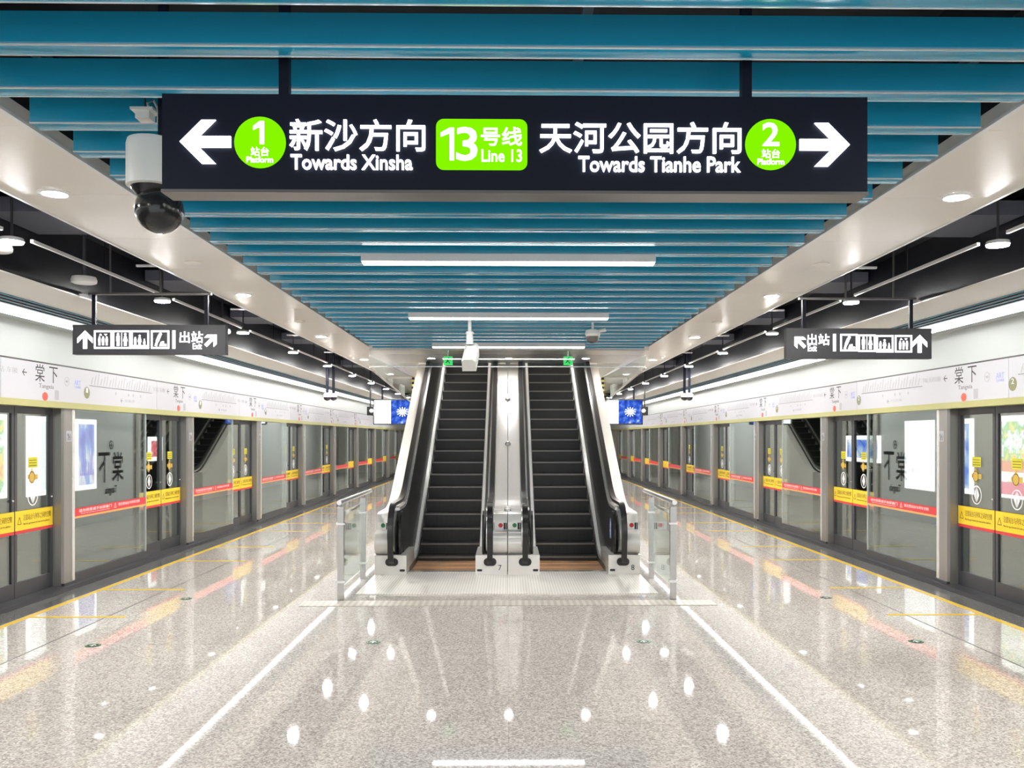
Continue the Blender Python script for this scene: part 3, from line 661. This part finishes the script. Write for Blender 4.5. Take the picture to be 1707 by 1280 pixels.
for s, nm in ((-1, 'left'), (1, 'right')):
    for k, P in enumerate(POST):
        o = posts0[s] if k == 0 else copy_tree(posts0[s])
        o.location = (s * 5.43, P, 0); o.rotation_euler = (0, 0, 0 if s < 0 else math.pi)
        tag(o, 'brushed steel post of the %s platform doors, %s' % (nm, nth(k)), 'door post', 'platform door posts')
    for k, P in enumerate(POST[:-1]):
        f0, f1 = P + .15, P + .15 + 2.15
        ym = (f0 + f1) / 2
        t = thing('glass_screen', 'fixed glass panel with red strip in the %s platform screen, %s' % (nm, nth(k)), 'glass panel', (s * 5.42, ym, 0), 'fixed screen panels')
        MB().box(s * 5.41, s * 5.425, f0, f1, .16, 2.2).build('glass', M['glass'], t)
        MB().box(s * 5.395, s * 5.44, f0, f1, .05, .16).build('bottom_rail', M['frame'], t)
        MB().box(s * 5.40, s * 5.435, f1 - .02, f1 + .0, .16, 2.2).build('edge_strip', M['steel_bright'], t)
        rb = MB().box(s * 5.404, s * 5.4085, f0, f1 - .02, .865, .965).build('red_band', M['red'], t)
        MB().box(s * 5.404, s * 5.4085, f0, f1 - .02, .838, .862).build('orange_strip', M['orange'], t)
        if k < 5:
            fr_ = side_fr(s, s * 5.4038, ym); mb = MB()
            put_text(mb, '请勿倚靠或手扶屏蔽门', -.95, -.05, .905, .945, fr_, .0, .001); put_text(mb, '请注意站台与列车空隙', .15, .85, .905, .945, fr_, .0, .001)
            put_text(mb, 'Please do not lean on the platform door', -.9, -.1, .88, .895, fr_, 0, .001)
            mb.build('lettering', M['white_paint'], rb); mb = MB()
            bar(mb, (.03, .89), (.09, .89), .006, fr_, .001); bar(mb, (.03, .89), (.06, .95), .006, fr_, .001); bar(mb, (.09, .89), (.06, .95), .006, fr_, .001)
            mb.build('warning_triangle', M['white_paint'], rb)
        nd = (POST[k + 1] - .15 - f1) / 2
        for j in range(2):
            yc_ = f1 + nd * (j + .5)
            if k < 5: o = leafA if not usedA else copy_tree(leafA); usedA = True
            else: o = leafB if not usedB else copy_tree(leafB); usedB = True
            o.location = (s * 5.53, yc_, 0); o.rotation_euler = (0, 0, 0 if s < 0 else math.pi); o.scale = (1, (nd - .012) / .83, 1)
            tag(o, 'glass door leaf with yellow band, %s leaf of the %s doorway on the %s' % (('nearer', 'farther')[j], ORD[k], nm), 'platform door', 'sliding door leaves')
        # station panel above
        ya, yb = P - .15 - 1.3, P - .15 - 1.3 + 4.08
        ya += .003; yb -= .003
        t = thing('station_sign', 'pale station name and route map panel above the %s doors, %s' % (nm, nth(k)), 'station sign', (s * 5.39, (ya + yb) / 2, 2.275), 'station panels')
        MB().box(s * PX, s * 5.398, ya, yb, 2.276, 2.704).build('panel', M['fascia'], t)
        if k < 7:
            fr_ = side_fr(s, s * PX, P)                   # u = 0 at the post
            sg = -1 if s > 0 else 1                       # reading direction along y
            # lettering group sits just nearer than the post
            cu = -sg * .55
            mb = MB(); put_text(mb, '棠', cu - .23, cu - .03, 2.49, 2.69, fr_, -.002, .001); put_text(mb, '下', cu + .07, cu + .26, 2.49, 2.68, fr_, -.002, .001); mb.build('lettering', M['ink'], t)
            mb = MB(); arrow(mb, cu - .45, 2.575, .09, math.pi, fr_, .12, .001); mb.build('arrow', M['ink'], t)
            mb = MB(); put_text(mb, 'Tangxia', cu - .15, cu + .17, 2.405, 2.47, fr_, 0, .001); mb.build('lettering', M['steel_dark'], t)
            mb = MB(); put_text(mb, '下站 天河公园' if s > 0 else '下站 车陂', cu - 1.05, cu - .58, 2.55, 2.615, fr_, 0, .001); mb.build('next_station_lettering', M['ink_grey'], t)
            mb = MB(); put_poly(mb, rrect(cu + .2, cu + .29, 2.295, 2.41, .006), fr_, .001); mb.build('station_icon', M['ink_grey'], t); mb = MB(); ring(mb, cu + .48, 2.53, .05, .056, fr_, .001); put_text(mb, '地铁', cu + .45, cu + .51, 2.515, 2.545, fr_, 0, .001)
            mb.build('station_icon', M['ink_grey'], t); mb = MB()
            # slanted station names along the route line
            r0 = (cu + 1.05) if s < 0 else (cu - 3.0)
            for q in range(22):
                u = r0 + .05 + q * .085
                bar(mb, (u, 2.535), (u + .045 * (1), 2.535 + .09 + .03 * ((q * 7) % 3)), .016, fr_, .001); put_poly(mb, disc(u, 2.515, .011, n=10), fr_, .001)
            for u in (.75, 1.15, 1.3, 1.55): put_poly(mb, rrect(r0 + u - .018, r0 + u + .018, 2.43, 2.465, .004), fr_, .001)
            mb.build('route_map', M['ink_grey'], t); mb = MB()
            put_text(mb, '往新沙' if s < 0 else '往天河公园', r0 + 1.02, r0 + 1.35, 2.345, 2.385, fr_, 0, .001)
            mb.build('destination_lettering', M['ink_grey'], t)
            mb = MB(); bar(mb, (r0, 2.515), (r0 + 1.95, 2.515), .008, fr_, .001); arrow(mb, r0 + .93, 2.36, .07, math.pi, fr_, .12, .001); mb.build('route_line', M['steel_dark'], t)
            mb = MB(); put_text(mb, 'ART', cu + .66, cu + .82, 2.5, 2.56, fr_, 0, .001); put_text(mb, '艺术地铁', cu + .66, cu + .82, 2.46, 2.49, fr_, 0, .001); mb.build('art_logo', M['ink_blue'], t)
            mb = MB(); put_poly(mb, disc(cu - .02, 2.325, .062, .05, 18), fr_, .001); mb.build('fruit_emblem', M['red_fruit'], t)
            mb = MB(); put_poly(mb, disc(cu + .98, 2.42, .075, n=24), fr_, .001); bd = mb.build('platform_badge', M['olive_badge'], t)
            mb = MB(); put_text(mb, '1' if s < 0 else '2', cu + .955, cu + 1.005, 2.42, 2.48, side_fr(s, s * (PX - .0012), P), 0, .001); mb.build('number', M['white_paint'], bd)

# ------------------------------------------------------------------ lit advertisements across the tracks, standing in for reflections in the door glass
def poster(px0, px1, py0, py1, s, m_, label, extra=None):
    X = s * 8.86
    a, b = atX(px0, py0, X), atX(px1, py1, X)
    ya, yb = sorted((a.y, b.y)); z1 = (atX((px0 + px1) / 2, (py0), X)).z; z0 = atX((px0 + px1) / 2, py1, X).z
    t = thing('advertisement', label, 'poster', (X, (ya + yb) / 2, z0), 'lit advertisements')
    MB().box(X + s * .0405, s * 8.958, ya - .03, yb + .03, z0 - .03, z1 + .03).build('housing', M['frame'], t)
    MB().box(X, X + s * .04, ya, yb, z0, z1).build('light_box', M['white_screen'], t)
    mg = .1 if px0 != 1508 else .02
    MB().box(X - s * .004, X - s * .0005, ya + mg, yb - mg, z0 + .1, z1 - .1).build('print', m_, t)
    return t, X, ya, yb, z0, z1
W_ = srgb(250, 250, 255)
ad1 = pattern_emit('purple_city_print', [(.3, srgb(80, 70, 215)), (.45, srgb(140, 165, 250)), (.52, W_), (.75, srgb(190, 150, 240))], .85, 2.6, 'noise', (1, 1, .5))
ad2 = pattern_emit('pale_print', [(.2, W_), (.6, W_), (.8, srgb(235, 235, 220))], 1.3, 2)
ad3 = pattern_emit('blue_figure_print', [(.35, srgb(90, 130, 235)), (.5, srgb(170, 200, 250)), (.62, W_)], 1.1, 3)
ad4 = pattern_emit('food_print', [(.28, srgb(240, 120, 110)), (.4, srgb(250, 225, 120)), (.5, srgb(130, 200, 140)), (.58, W_), (.75, srgb(250, 170, 190))], 1.1, 3.5)
ad5 = pattern_emit('white_pink_print', [(.3, W_), (.66, W_), (.78, srgb(225, 170, 240))], 1.3, 2, off=(0, 3, 1))
ad6 = pattern_emit('red_print', [(.35, srgb(240, 70, 90)), (.52, srgb(250, 150, 160)), (.6, W_)], 1.1, 4)
poster(-25, 12, 690, 832, -1, ad4, 'lit advertisement beyond the left doors, cut by the picture edge')
poster(47, 88, 694, 826, -1, ad2, 'plain bright white advertisement behind the nearest left door leaf')
t, X, ya, yb, z0, z1 = poster(127, 161, 699, 816, -1, ad1, 'lit purple and blue city advertisement behind the nearest left glass panel')
mb = MB(); fr_ = side_fr(-1, X + .0045, (ya + yb) / 2)
for q in range(9):
    u_ = -.3 + .07 * q; put_poly(mb, [(u_, z0 + .3), (u_ + .05, z0 + .3), (u_ + .03, z0 + .42 + .16 * ((q * 5) % 4) + (.35 if q == 7 else 0)), (u_ + .018, z0 + .42 + .16 * ((q * 5) % 4) + (.35 if q == 7 else 0))], fr_)
mb.build('skyline_print', M['ad_purple'], t)
poster(249, 271, 728, 768, -1, ad6, 'small red and white advertisement seen through the second left doorway')
poster(1508, 1555, 701, 816, 1, ad5, 'large white and pink lit advertisement behind the nearest right glass panel')
t, X, ya, yb, z0, z1 = poster(1588, 1620, 698, 822, 1, ad3, 'lit blue advertisement with a dark blue bottle behind the nearest right door leaf')
mb = MB(); fr_ = side_fr(1, X - .0045, (ya + yb) / 2)
put_poly(mb, rrect(-.12, .06, z0 + .55, z0 + 1.0, .05), fr_); put_poly(mb, rrect(-.07, .01, z0 + .98, z0 + 1.12, .02), fr_); mb.build('bottle_print', emit('bottle_blue', srgb(60, 70, 200), 1.0), t)
t, X, ya, yb, z0, z1 = poster(1664, 1730, 692, 832, 1, ad4, 'lit colourful food advertisement behind the right doors at the picture edge')
for k, (a0, a1, col) in enumerate(((.0, .22, 'ad_pink'), (.24, .40, 'ad_white'), (.41, .60, 'ad_salmon'))):
    MB().box(X - .009, X - .0045, ya + .06, yb - .06, z0 + .06 + a0, z0 + .06 + a1).build('print_band', M[col], t)
mb = MB(); fr_ = side_fr(1, X - .0045, (ya + yb) / 2)
for r_ in range(2):
    for q in range(3):
        for st in range(4):
            x_, z_ = -.3 + .2 * q + .05 * r_, z1 - .35 - .24 * r_
            bar(mb, (x_ + .04 * st, z_ - .07 * (st % 2)), (x_ + .1 - .02 * st, z_ + .08), .025, fr_)
mb.build('print_strokes', M['ad_white'], t)
poster(1410, 1466, 726, 770, 1, ad3, 'wide blue and white advertisement seen through the second right doorway')
# station name on the enclosure behind the escalators
for s in (-1, 1):
    X = -1.87 if s < 0 else 1.84
    t = thing('station_name', 'large black station name lettering on the %s side of the escalator enclosure' % ('left' if s < 0 else 'right'), 'sign', (X, 19.72 if s < 0 else 20.1, 1.2), 'wall station names')
    fr_ = (lambda u, v, n: (X + s * (n + .001), (19.72 if s < 0 else 20.1) + (-u if s < 0 else u), v))
    mb = MB(); put_text(mb, '棠', -.62, -.04, .85, 1.52, fr_, .012, .004); put_text(mb, '下', .06, .62, .85, 1.52, fr_, .012, .004); mb.build('lettering', M['ink'], t)
    mb = MB(); put_text(mb, 'Tangxia', -.28, .3, .54, .76, fr_, .01, .004); mb.build('lettering', M['ink'], t)
    mb = MB(); ring(mb, 0, 1.68, .08, .1, fr_, .004); bar(mb, (-.06, 1.68), (.06, 1.68), .02, fr_); bar(mb, (0, 1.62), (0, 1.74), .02, fr_)
    mb.build('emblem', M['ink'], t)

# ------------------------------------------------------------------ escalators
XC = -.015
TA = math.tan(math.radians(30)); YI = 13.1          # incline starts
YT = 23.0
def off(z, y0=YI, curve=True):
    """YZ polyline parallel to the step line at height z, from the flat to the top"""
    pts = [(12.0, z)]
    dy = -z * math.tan(math.radians(15))
    yb = y0 + dy
    for k in range(7):
        u = k / 6; pts.append((yb - .35 + .7 * u, z + TA * .35 * u * u * 1.0))
    pts.append((YT, z + TA * (YT - yb)))
    return pts
def escalator(cx, number, label):
    t = thing('escalator', label, 'escalator', (cx, 11.9, 0), 'escalators 7 and 8')
    # landing plate and comb
    MB().box(cx - .89, cx + .89, 10.25, 11.9, .0005, .012).build('landing_plate', M['landing'], t)
    MB().box(cx - .5, cx + .5, 11.9, 12.02, .0005, .014).build('comb_plate', M['steel_bright'], t)
    # steps
    P, R = .345, .345 * TA
    proto = None
    def step_z(y):
        if y < YI - .25: return 0.
        if y < YI + .45: return TA * (y - YI + .25) ** 2 / 1.4
        return TA * (y - YI - .1)
    k = 0
    y = 12.02
    while y < 21.5:
        z = step_z(y + P / 2)
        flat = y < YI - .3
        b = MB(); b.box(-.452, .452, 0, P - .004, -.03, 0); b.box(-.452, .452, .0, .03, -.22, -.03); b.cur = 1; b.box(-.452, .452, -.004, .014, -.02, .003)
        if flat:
            o = b.build('step', [M['tread_amber_glow'], M['glow_edge']], t, base=Vector((0, 0, 0)))
        elif proto is None:
            proto = o = b.build('step', [M['tread'], M['nosing']], t, base=Vector((0, 0, 0)))
        else:
            o = proto.copy(); C.objects.link(o); o.parent = t
        o.location = (0, y - 11.9, z + .003)
        y += P; k += 1
    for s in (-1, 1):
        inner, outer = cx + s * .457, cx + s * .887
        # skirt, inner deck, dark panel, deck, handrail
        lo = off(-.25); hi = off(.07)
        MB().band([(p[0], max(p[1], .0)) if i == 0 else p for i, p in enumerate(off(-.04))], hi, inner, inner + s * .012).build('skirt_panel', M['steel_dark'], t)
        MB().band(off(.05), off(.105), inner + s * .0125, inner + s * .058).build('inner_deck', M['white_metal'], t)
        top = off(.84); bot = off(.105)
        # rounded front of the balustrade
        fl, fh = [], []
        for a in range(0, 91, 15):
            r_ = math.radians(a)
            fl.append((12.0 - .02 * 0 - .30 * math.cos(r_) , .52 - .40 * math.sin(r_))); fh.append((12.0 - .30 * math.cos(r_), .52 + .32 * math.sin(r_)))
        front = MB().band(fl, fh, inner + s * .09, inner + s * .115)
        front.build('newel_panel', M['balu'], t)
        MB().band(bot, top, inner + s * .06, inner + s * .08, s * .09).build('balustrade_panel', M['balu'], t)
        MB().band(off(.845), off(.885), inner + s * .135, inner + s * .235).build('rail_profile', M['steel_bright'], t)
        # handrail: out of the inlet, round the newel, up the incline
        hx = inner + s * .20
        path = [(11.658, .18), (11.60, .195), (11.55, .245), (11.522, .33)]
        for a in range(-20, 91, 10):
            r_ = math.radians(a); path.append((11.86 - .37 * math.cos(r_), .585 + .36 * math.sin(r_)))
        path += off(.945)[1:]
        nrm = []
        for i, p in enumerate(path):
            q0_, q1_ = path[max(0, i - 1)], path[min(len(path) - 1, i + 1)]
            d_ = Vector((q1_[0] - q0_[0], q1_[1] - q0_[1])).normalized(); nrm.append((-d_.y, d_.x))
        lo_ = [(p[0] - n_[0] * .022, p[1] - n_[1] * .022) for p, n_ in zip(path, nrm)]; hi_ = [(p[0] + n_[0] * .022, p[1] + n_[1] * .022) for p, n_ in zip(path, nrm)]
        MB().band(lo_, hi_, hx - .036, hx + .036).build('handrail', M['rubber'], t, True)
        # newel bracket inside the loop
        nl, nh = [], []
        for a in range(0, 91, 10):
            r_ = math.radians(a); nl.append((11.88 - .325 * math.cos(r_), .585 - .30 * math.sin(r_))); nh.append((11.88 - .325 * math.cos(r_), .585 + .315 * math.sin(r_)))
        nl.append((12.1, .285)); nh.append((12.1, .90))
        MB().band(nl, nh, hx - .05, hx + .03).build('newel_bracket', M['steel_bright'], t)
        # base box, bull-nosed front, deck
        MB().box(inner + s * .005, outer, 11.66, 12.6, 0, .27).build('base_box', M['steel_panel'], t)
        pr = [(12.6, .271), (11.80, .271)]
        for a in range(0, 181, 18):
            r_ = math.radians(a); pr.append((11.80 - .17 * math.sin(r_), .43 - .155 * math.cos(r_)))
        pr += [(11.84, .60), (11.86, .72), (11.90, .80), (11.96, .82), (12.6, .82)]
        MB().prism(pr, inner + s * .24, outer).build('front_cowl', M['steel_panel'], t, True)
        dk = [p for p in off(.82, YI + .1)]; dk[0] = (12.6, .82)
        body = [(12.6, 0)] + dk[:-1] + [(19.0, dk[-1][1] - (YT - 19.0) * TA), (19.0, 0)]
        MB().prism(body, inner + s * .24, outer).build('outer_cladding', M['cream'], t)
        # deck above the enclosure
        dk2 = [(19.0, dk[-1][1] - (YT - 19.0) * TA), dk[-1]]
        MB().band([(p[0], p[1] - .5) for p in dk2], dk2, inner + s * .24, outer).build('outer_cladding', M['cream'], t)
        # handrail inlet, floor sensor, stickers
        MB().prism(rrect(hx - .085, hx + .085, .13, .235, .05), 11.645, 11.6595, 'y').box(hx - .05, hx + .05, 11.62, 11.6449, .15, .22).build('handrail_inlet', M['rubber'], t)
        mb = MB(); put_poly(mb, rrect(inner + s * .06 - .035, inner + s * .06 + .035, .055, .085, .012), lambda u, v, n: (u, 11.659 - n, v)); mb.build('sensor', M['black'], t)
        mid = (hx + .05 * s + outer) / 2
        f_ = lambda u, v, n: (u, 11.8295 - n, v)
        mb = MB(); mb.box(hx + s * .06, outer, 11.83, 11.838, .59, .70).build('label_strip', M['steel_panel'] if s * 1 < 0 else M['white_paint'], t)
        strip = t.children[-1]
        mb = MB(); red = (number == 7 and s > 0) or (number == 8 and s > 0)
        put_poly(mb, disc(mid, .655, .03, n=18), f_, .003); mb.build('stop_button' if red else 'green_button', M['red'] if red else M['green_disc'], strip)
        mb = MB(); put_poly(mb, [(mid + .04, .60), (mid + .065, .60), (mid + .065, .69), (mid + .04, .69)], f_, .002); put_poly(mb, [(mid + .07, .60), (mid + .085, .60), (mid + .085, .69), (mid + .07, .69)], f_, .002)
        mb.build('sticker', M['ink'], strip)
    # number on the base
    nx = cx + .79
    mb = MB(); put_text(mb, str(number), nx - .022, nx + .022, .07, .14, lambda u, v, n: (u, 11.6595 - n, v), .0, .002); mb.build('number', M['ink'], t)
    return t
escalator(XC - .892, 7, 'left of the two escalators, numbered 7, dark steps and black handrails')
e8 = escalator(XC + .892, 8, 'right of the two escalators, numbered 8, dark steps and black handrails')
for o in [q for q in C.objects if q.name.split('.')[0] == 'escalator']:
    c_ = copy_tree(o); c_.location.y += 13.2
    for q in list(c_.children):
        if q.name.split('.')[0] == 'number': bpy.data.objects.remove(q)
    c_['label'] = 'farther %s escalator behind the enclosure, mirrored in the platform door glass' % ('left' if c_.location.x < 0 else 'right'); c_['group'] = 'escalators behind the enclosure'
struct(MB().box(-1.87, -1.83, 30.9, 45.9, 0, 2.5).box(1.80, 1.84, 30.9, 45.9, 0, 2.5).build('wall_13', M['core_wall']))
# anti-slide domes on the deck between the escalators
for k, y in enumerate((12.15, 12.45, 14.55, 15.95, 17.3)):
    z = .825 if y < 13 else .829 + TA * (y - 12.98)
    o = MB().lathe([(.05, 0), (.05, .012), (.035, .035), (.012, .042)], 0, 0, 16).xf(Matrix.Translation((XC, y, z)) @ Matrix.Rotation(math.radians(0 if y < 13 else 30), 4, 'X')).build('deck_stud', M['steel_bright'], None, True)
    tag(o, 'steel anti-slide stud on the deck between the escalators, %s from the bottom' % ORD[k], 'stud', 'deck studs')
# coloured sticker on the right balustrade
xs = XC + .892 + .48 + .08 - .0015
fr_ = lambda u, v, n: (xs - n, 12.25 - u, v)
mb = MB(); put_poly(mb, disc(0, .5, .09, .22, 20), fr_, .001); st = mb.build('sticker', M['ink_blue'], e8)
mb = MB()
for k in range(4): put_text(mb, '安全乘梯'[k], -.05, .05, .58 - .1 * k, .66 - .1 * k, lambda u, v, n: (xs - .0012 - n, 12.25 - u, v), 0, .001)
mb.build('lettering', M['white_paint'], st)
struct(MB().box(-2.3, 2.3, 9.55, 9.85, .0005, .006).build('trim_7', M['tactile']))

# ------------------------------------------------------------------ glass railings beside the landing
for s, nm in ((-1, 'left'), (1, 'right')):
    X = XC + s * 1.89
    t = thing('glass_railing', 'glass railing with steel posts and handrail %s of the escalator landing' % nm, 'railing', (X, 10.7, 0), 'landing railings')
    for y in (9.9, 11.4):
        MB().box(X - .035, X + .035, y - .02, y + .02, 0, 1.06).build('post', M['steel'], t)
        MB().box(X - .05, X + .05, y - .035, y + .035, .20, .225).box(X - .05, X + .05, y - .035, y + .035, .86, .88).build('clamp', M['steel_bright'], t)
        MB().cyl((X, y, 1.06), (X, y, 1.10), .014, n=8).build('bracket', M['steel_bright'], t)
    MB().box(X - .006, X + .006, 9.93, 11.37, .14, 1.0).build('glass', M['rail_glass'], t)
    MB().tube([(X, 9.8, 1.115), (X, 10.5, 1.115), (X, 12.0, 1.115)], .028, 14).build('handrail', M['steel_bright'], t, True)
    MB().tube([(X, 9.92, .80), (X - s * .3, 9.92, .80)], .012, 8).tube([(X, 9.92, .22), (X - s * .12, 9.92, .22)], .012, 8)

# ------------------------------------------------------------------ smoke barrier and exit signs at the opening
t = thing('smoke_barrier', 'clear glass smoke barrier around the escalator opening under the cream soffit', 'glass barrier', (0, 14.7, 3.04))
MB().box(-2.33, 2.30, 14.68, 14.70, 3.05, 3.25).build('front_pane', M['smoke_glass'], t)
MB().box(-2.34, 2.31, 14.67, 14.71, 3.035, 3.05).build('front_rail', M['steel_bright'], t)
for s in (-1, 1):
    X = s * 2.33 - .015
    pts = [(14.72, 3.04), (21.3, 2.69), (21.3, 3.32), (14.72, 3.24)]
    MB().prism(pts, X - .01, X + .01).build('side_pane', M['smoke_glass'], t)
    MB().prism([(14.72, 3.02), (21.3, 2.67), (21.3, 2.688), (14.72, 3.038)], X - .02, X + .02).build('side_rail', M['steel_bright'], t)
    MB().box(X - .04, X + .04, 21.3, 21.34, 2.66, 3.33).build('striped_post', M['hazard'], t)
    MB().box(X - .006, X + .006, 14.69, 14.71, 3.25, 3.34).build('hanger_rod', M['steel_bright'], t)
for s, px in ((-1, 747), (1, 947)):
    a, b = atY(px - 7.5, 594, 14.9), atY(px + 7.5, 608.5, 14.9)
    t = thing('exit_sign', 'small green running man exit sign over the %s escalator' % ('left' if s < 0 else 'right'), 'sign', ((a.x + b.x) / 2, 14.92, b.z), 'green exit signs')
    MB().box(a.x, b.x, 14.90, 14.93, b.z, a.z).build('panel', M['exit_green'], t)
    MB().box((a.x + b.x) / 2 - .01, (a.x + b.x) / 2 + .01, 14.91, 14.92, a.z, 3.33).build('hanger_rod', M['steel_bright'], t)
    mb = MB(); fr_ = lambda u, v, n: (u, 14.8995 - n, v); cx, cz = (a.x + b.x) / 2, (a.z + b.z) / 2
    put_poly(mb, disc(cx + .01, cz + .045, .012, n=10), fr_, .002)
    bar(mb, (cx, cz + .03), (cx - .01, cz - .01), .022, fr_, .002); bar(mb, (cx, cz - .005), (cx + .03, cz - .045), .014, fr_, .002); bar(mb, (cx - .01, cz - .01), (cx - .04, cz - .035), .014, fr_, .002)
    bar(mb, (cx, cz + .025), (cx + .035, cz + .005), .01, fr_, .002); bar(mb, (cx, cz + .025), (cx - .035, cz + .01), .01, fr_, .002)
    mb.build('running_figure', M['ink'], t)

# ------------------------------------------------------------------ exit arrows set in the floor
k = 0
for px, py, lb, an in ((155, 1076, 'near the left platform edge, nearer one', 90), (310, 998, 'near the left platform edge, farther one', 90), (622, 1070.5, 'left of the centre seam', 90),
                   (1073, 1069.5, 'right of the centre seam', 90), (1527, 1069.5, 'near the right platform edge, nearer one', 90), (1377, 996, 'near the right platform edge, farther one', 90)):
    p = atZ(px, py, 0)
    t = thing('floor_arrow', 'round dark green exit arrow set in the floor, ' + lb, 'floor sign', (p.x, p.y, 0), 'floor exit arrows')
    fz = lambda u, v, n: (u, v, .0008 + n)
    mb = MB(); put_poly(mb, disc(p.x, p.y, .065), fz, .002); mb.build('disc', M['ink'], t)
    mb = MB(); ring(mb, p.x, p.y, .048, .06, lambda u, v, n: (u, v, .003 + n), .001); mb.build('rim', M['green_disc'], t)
    mb = MB(); arrow(mb, p.x, p.y, .07, math.radians(an), lambda u, v, n: (u, v, .003 + n), .2, .001); mb.build('arrow', M['white_paint'], t)
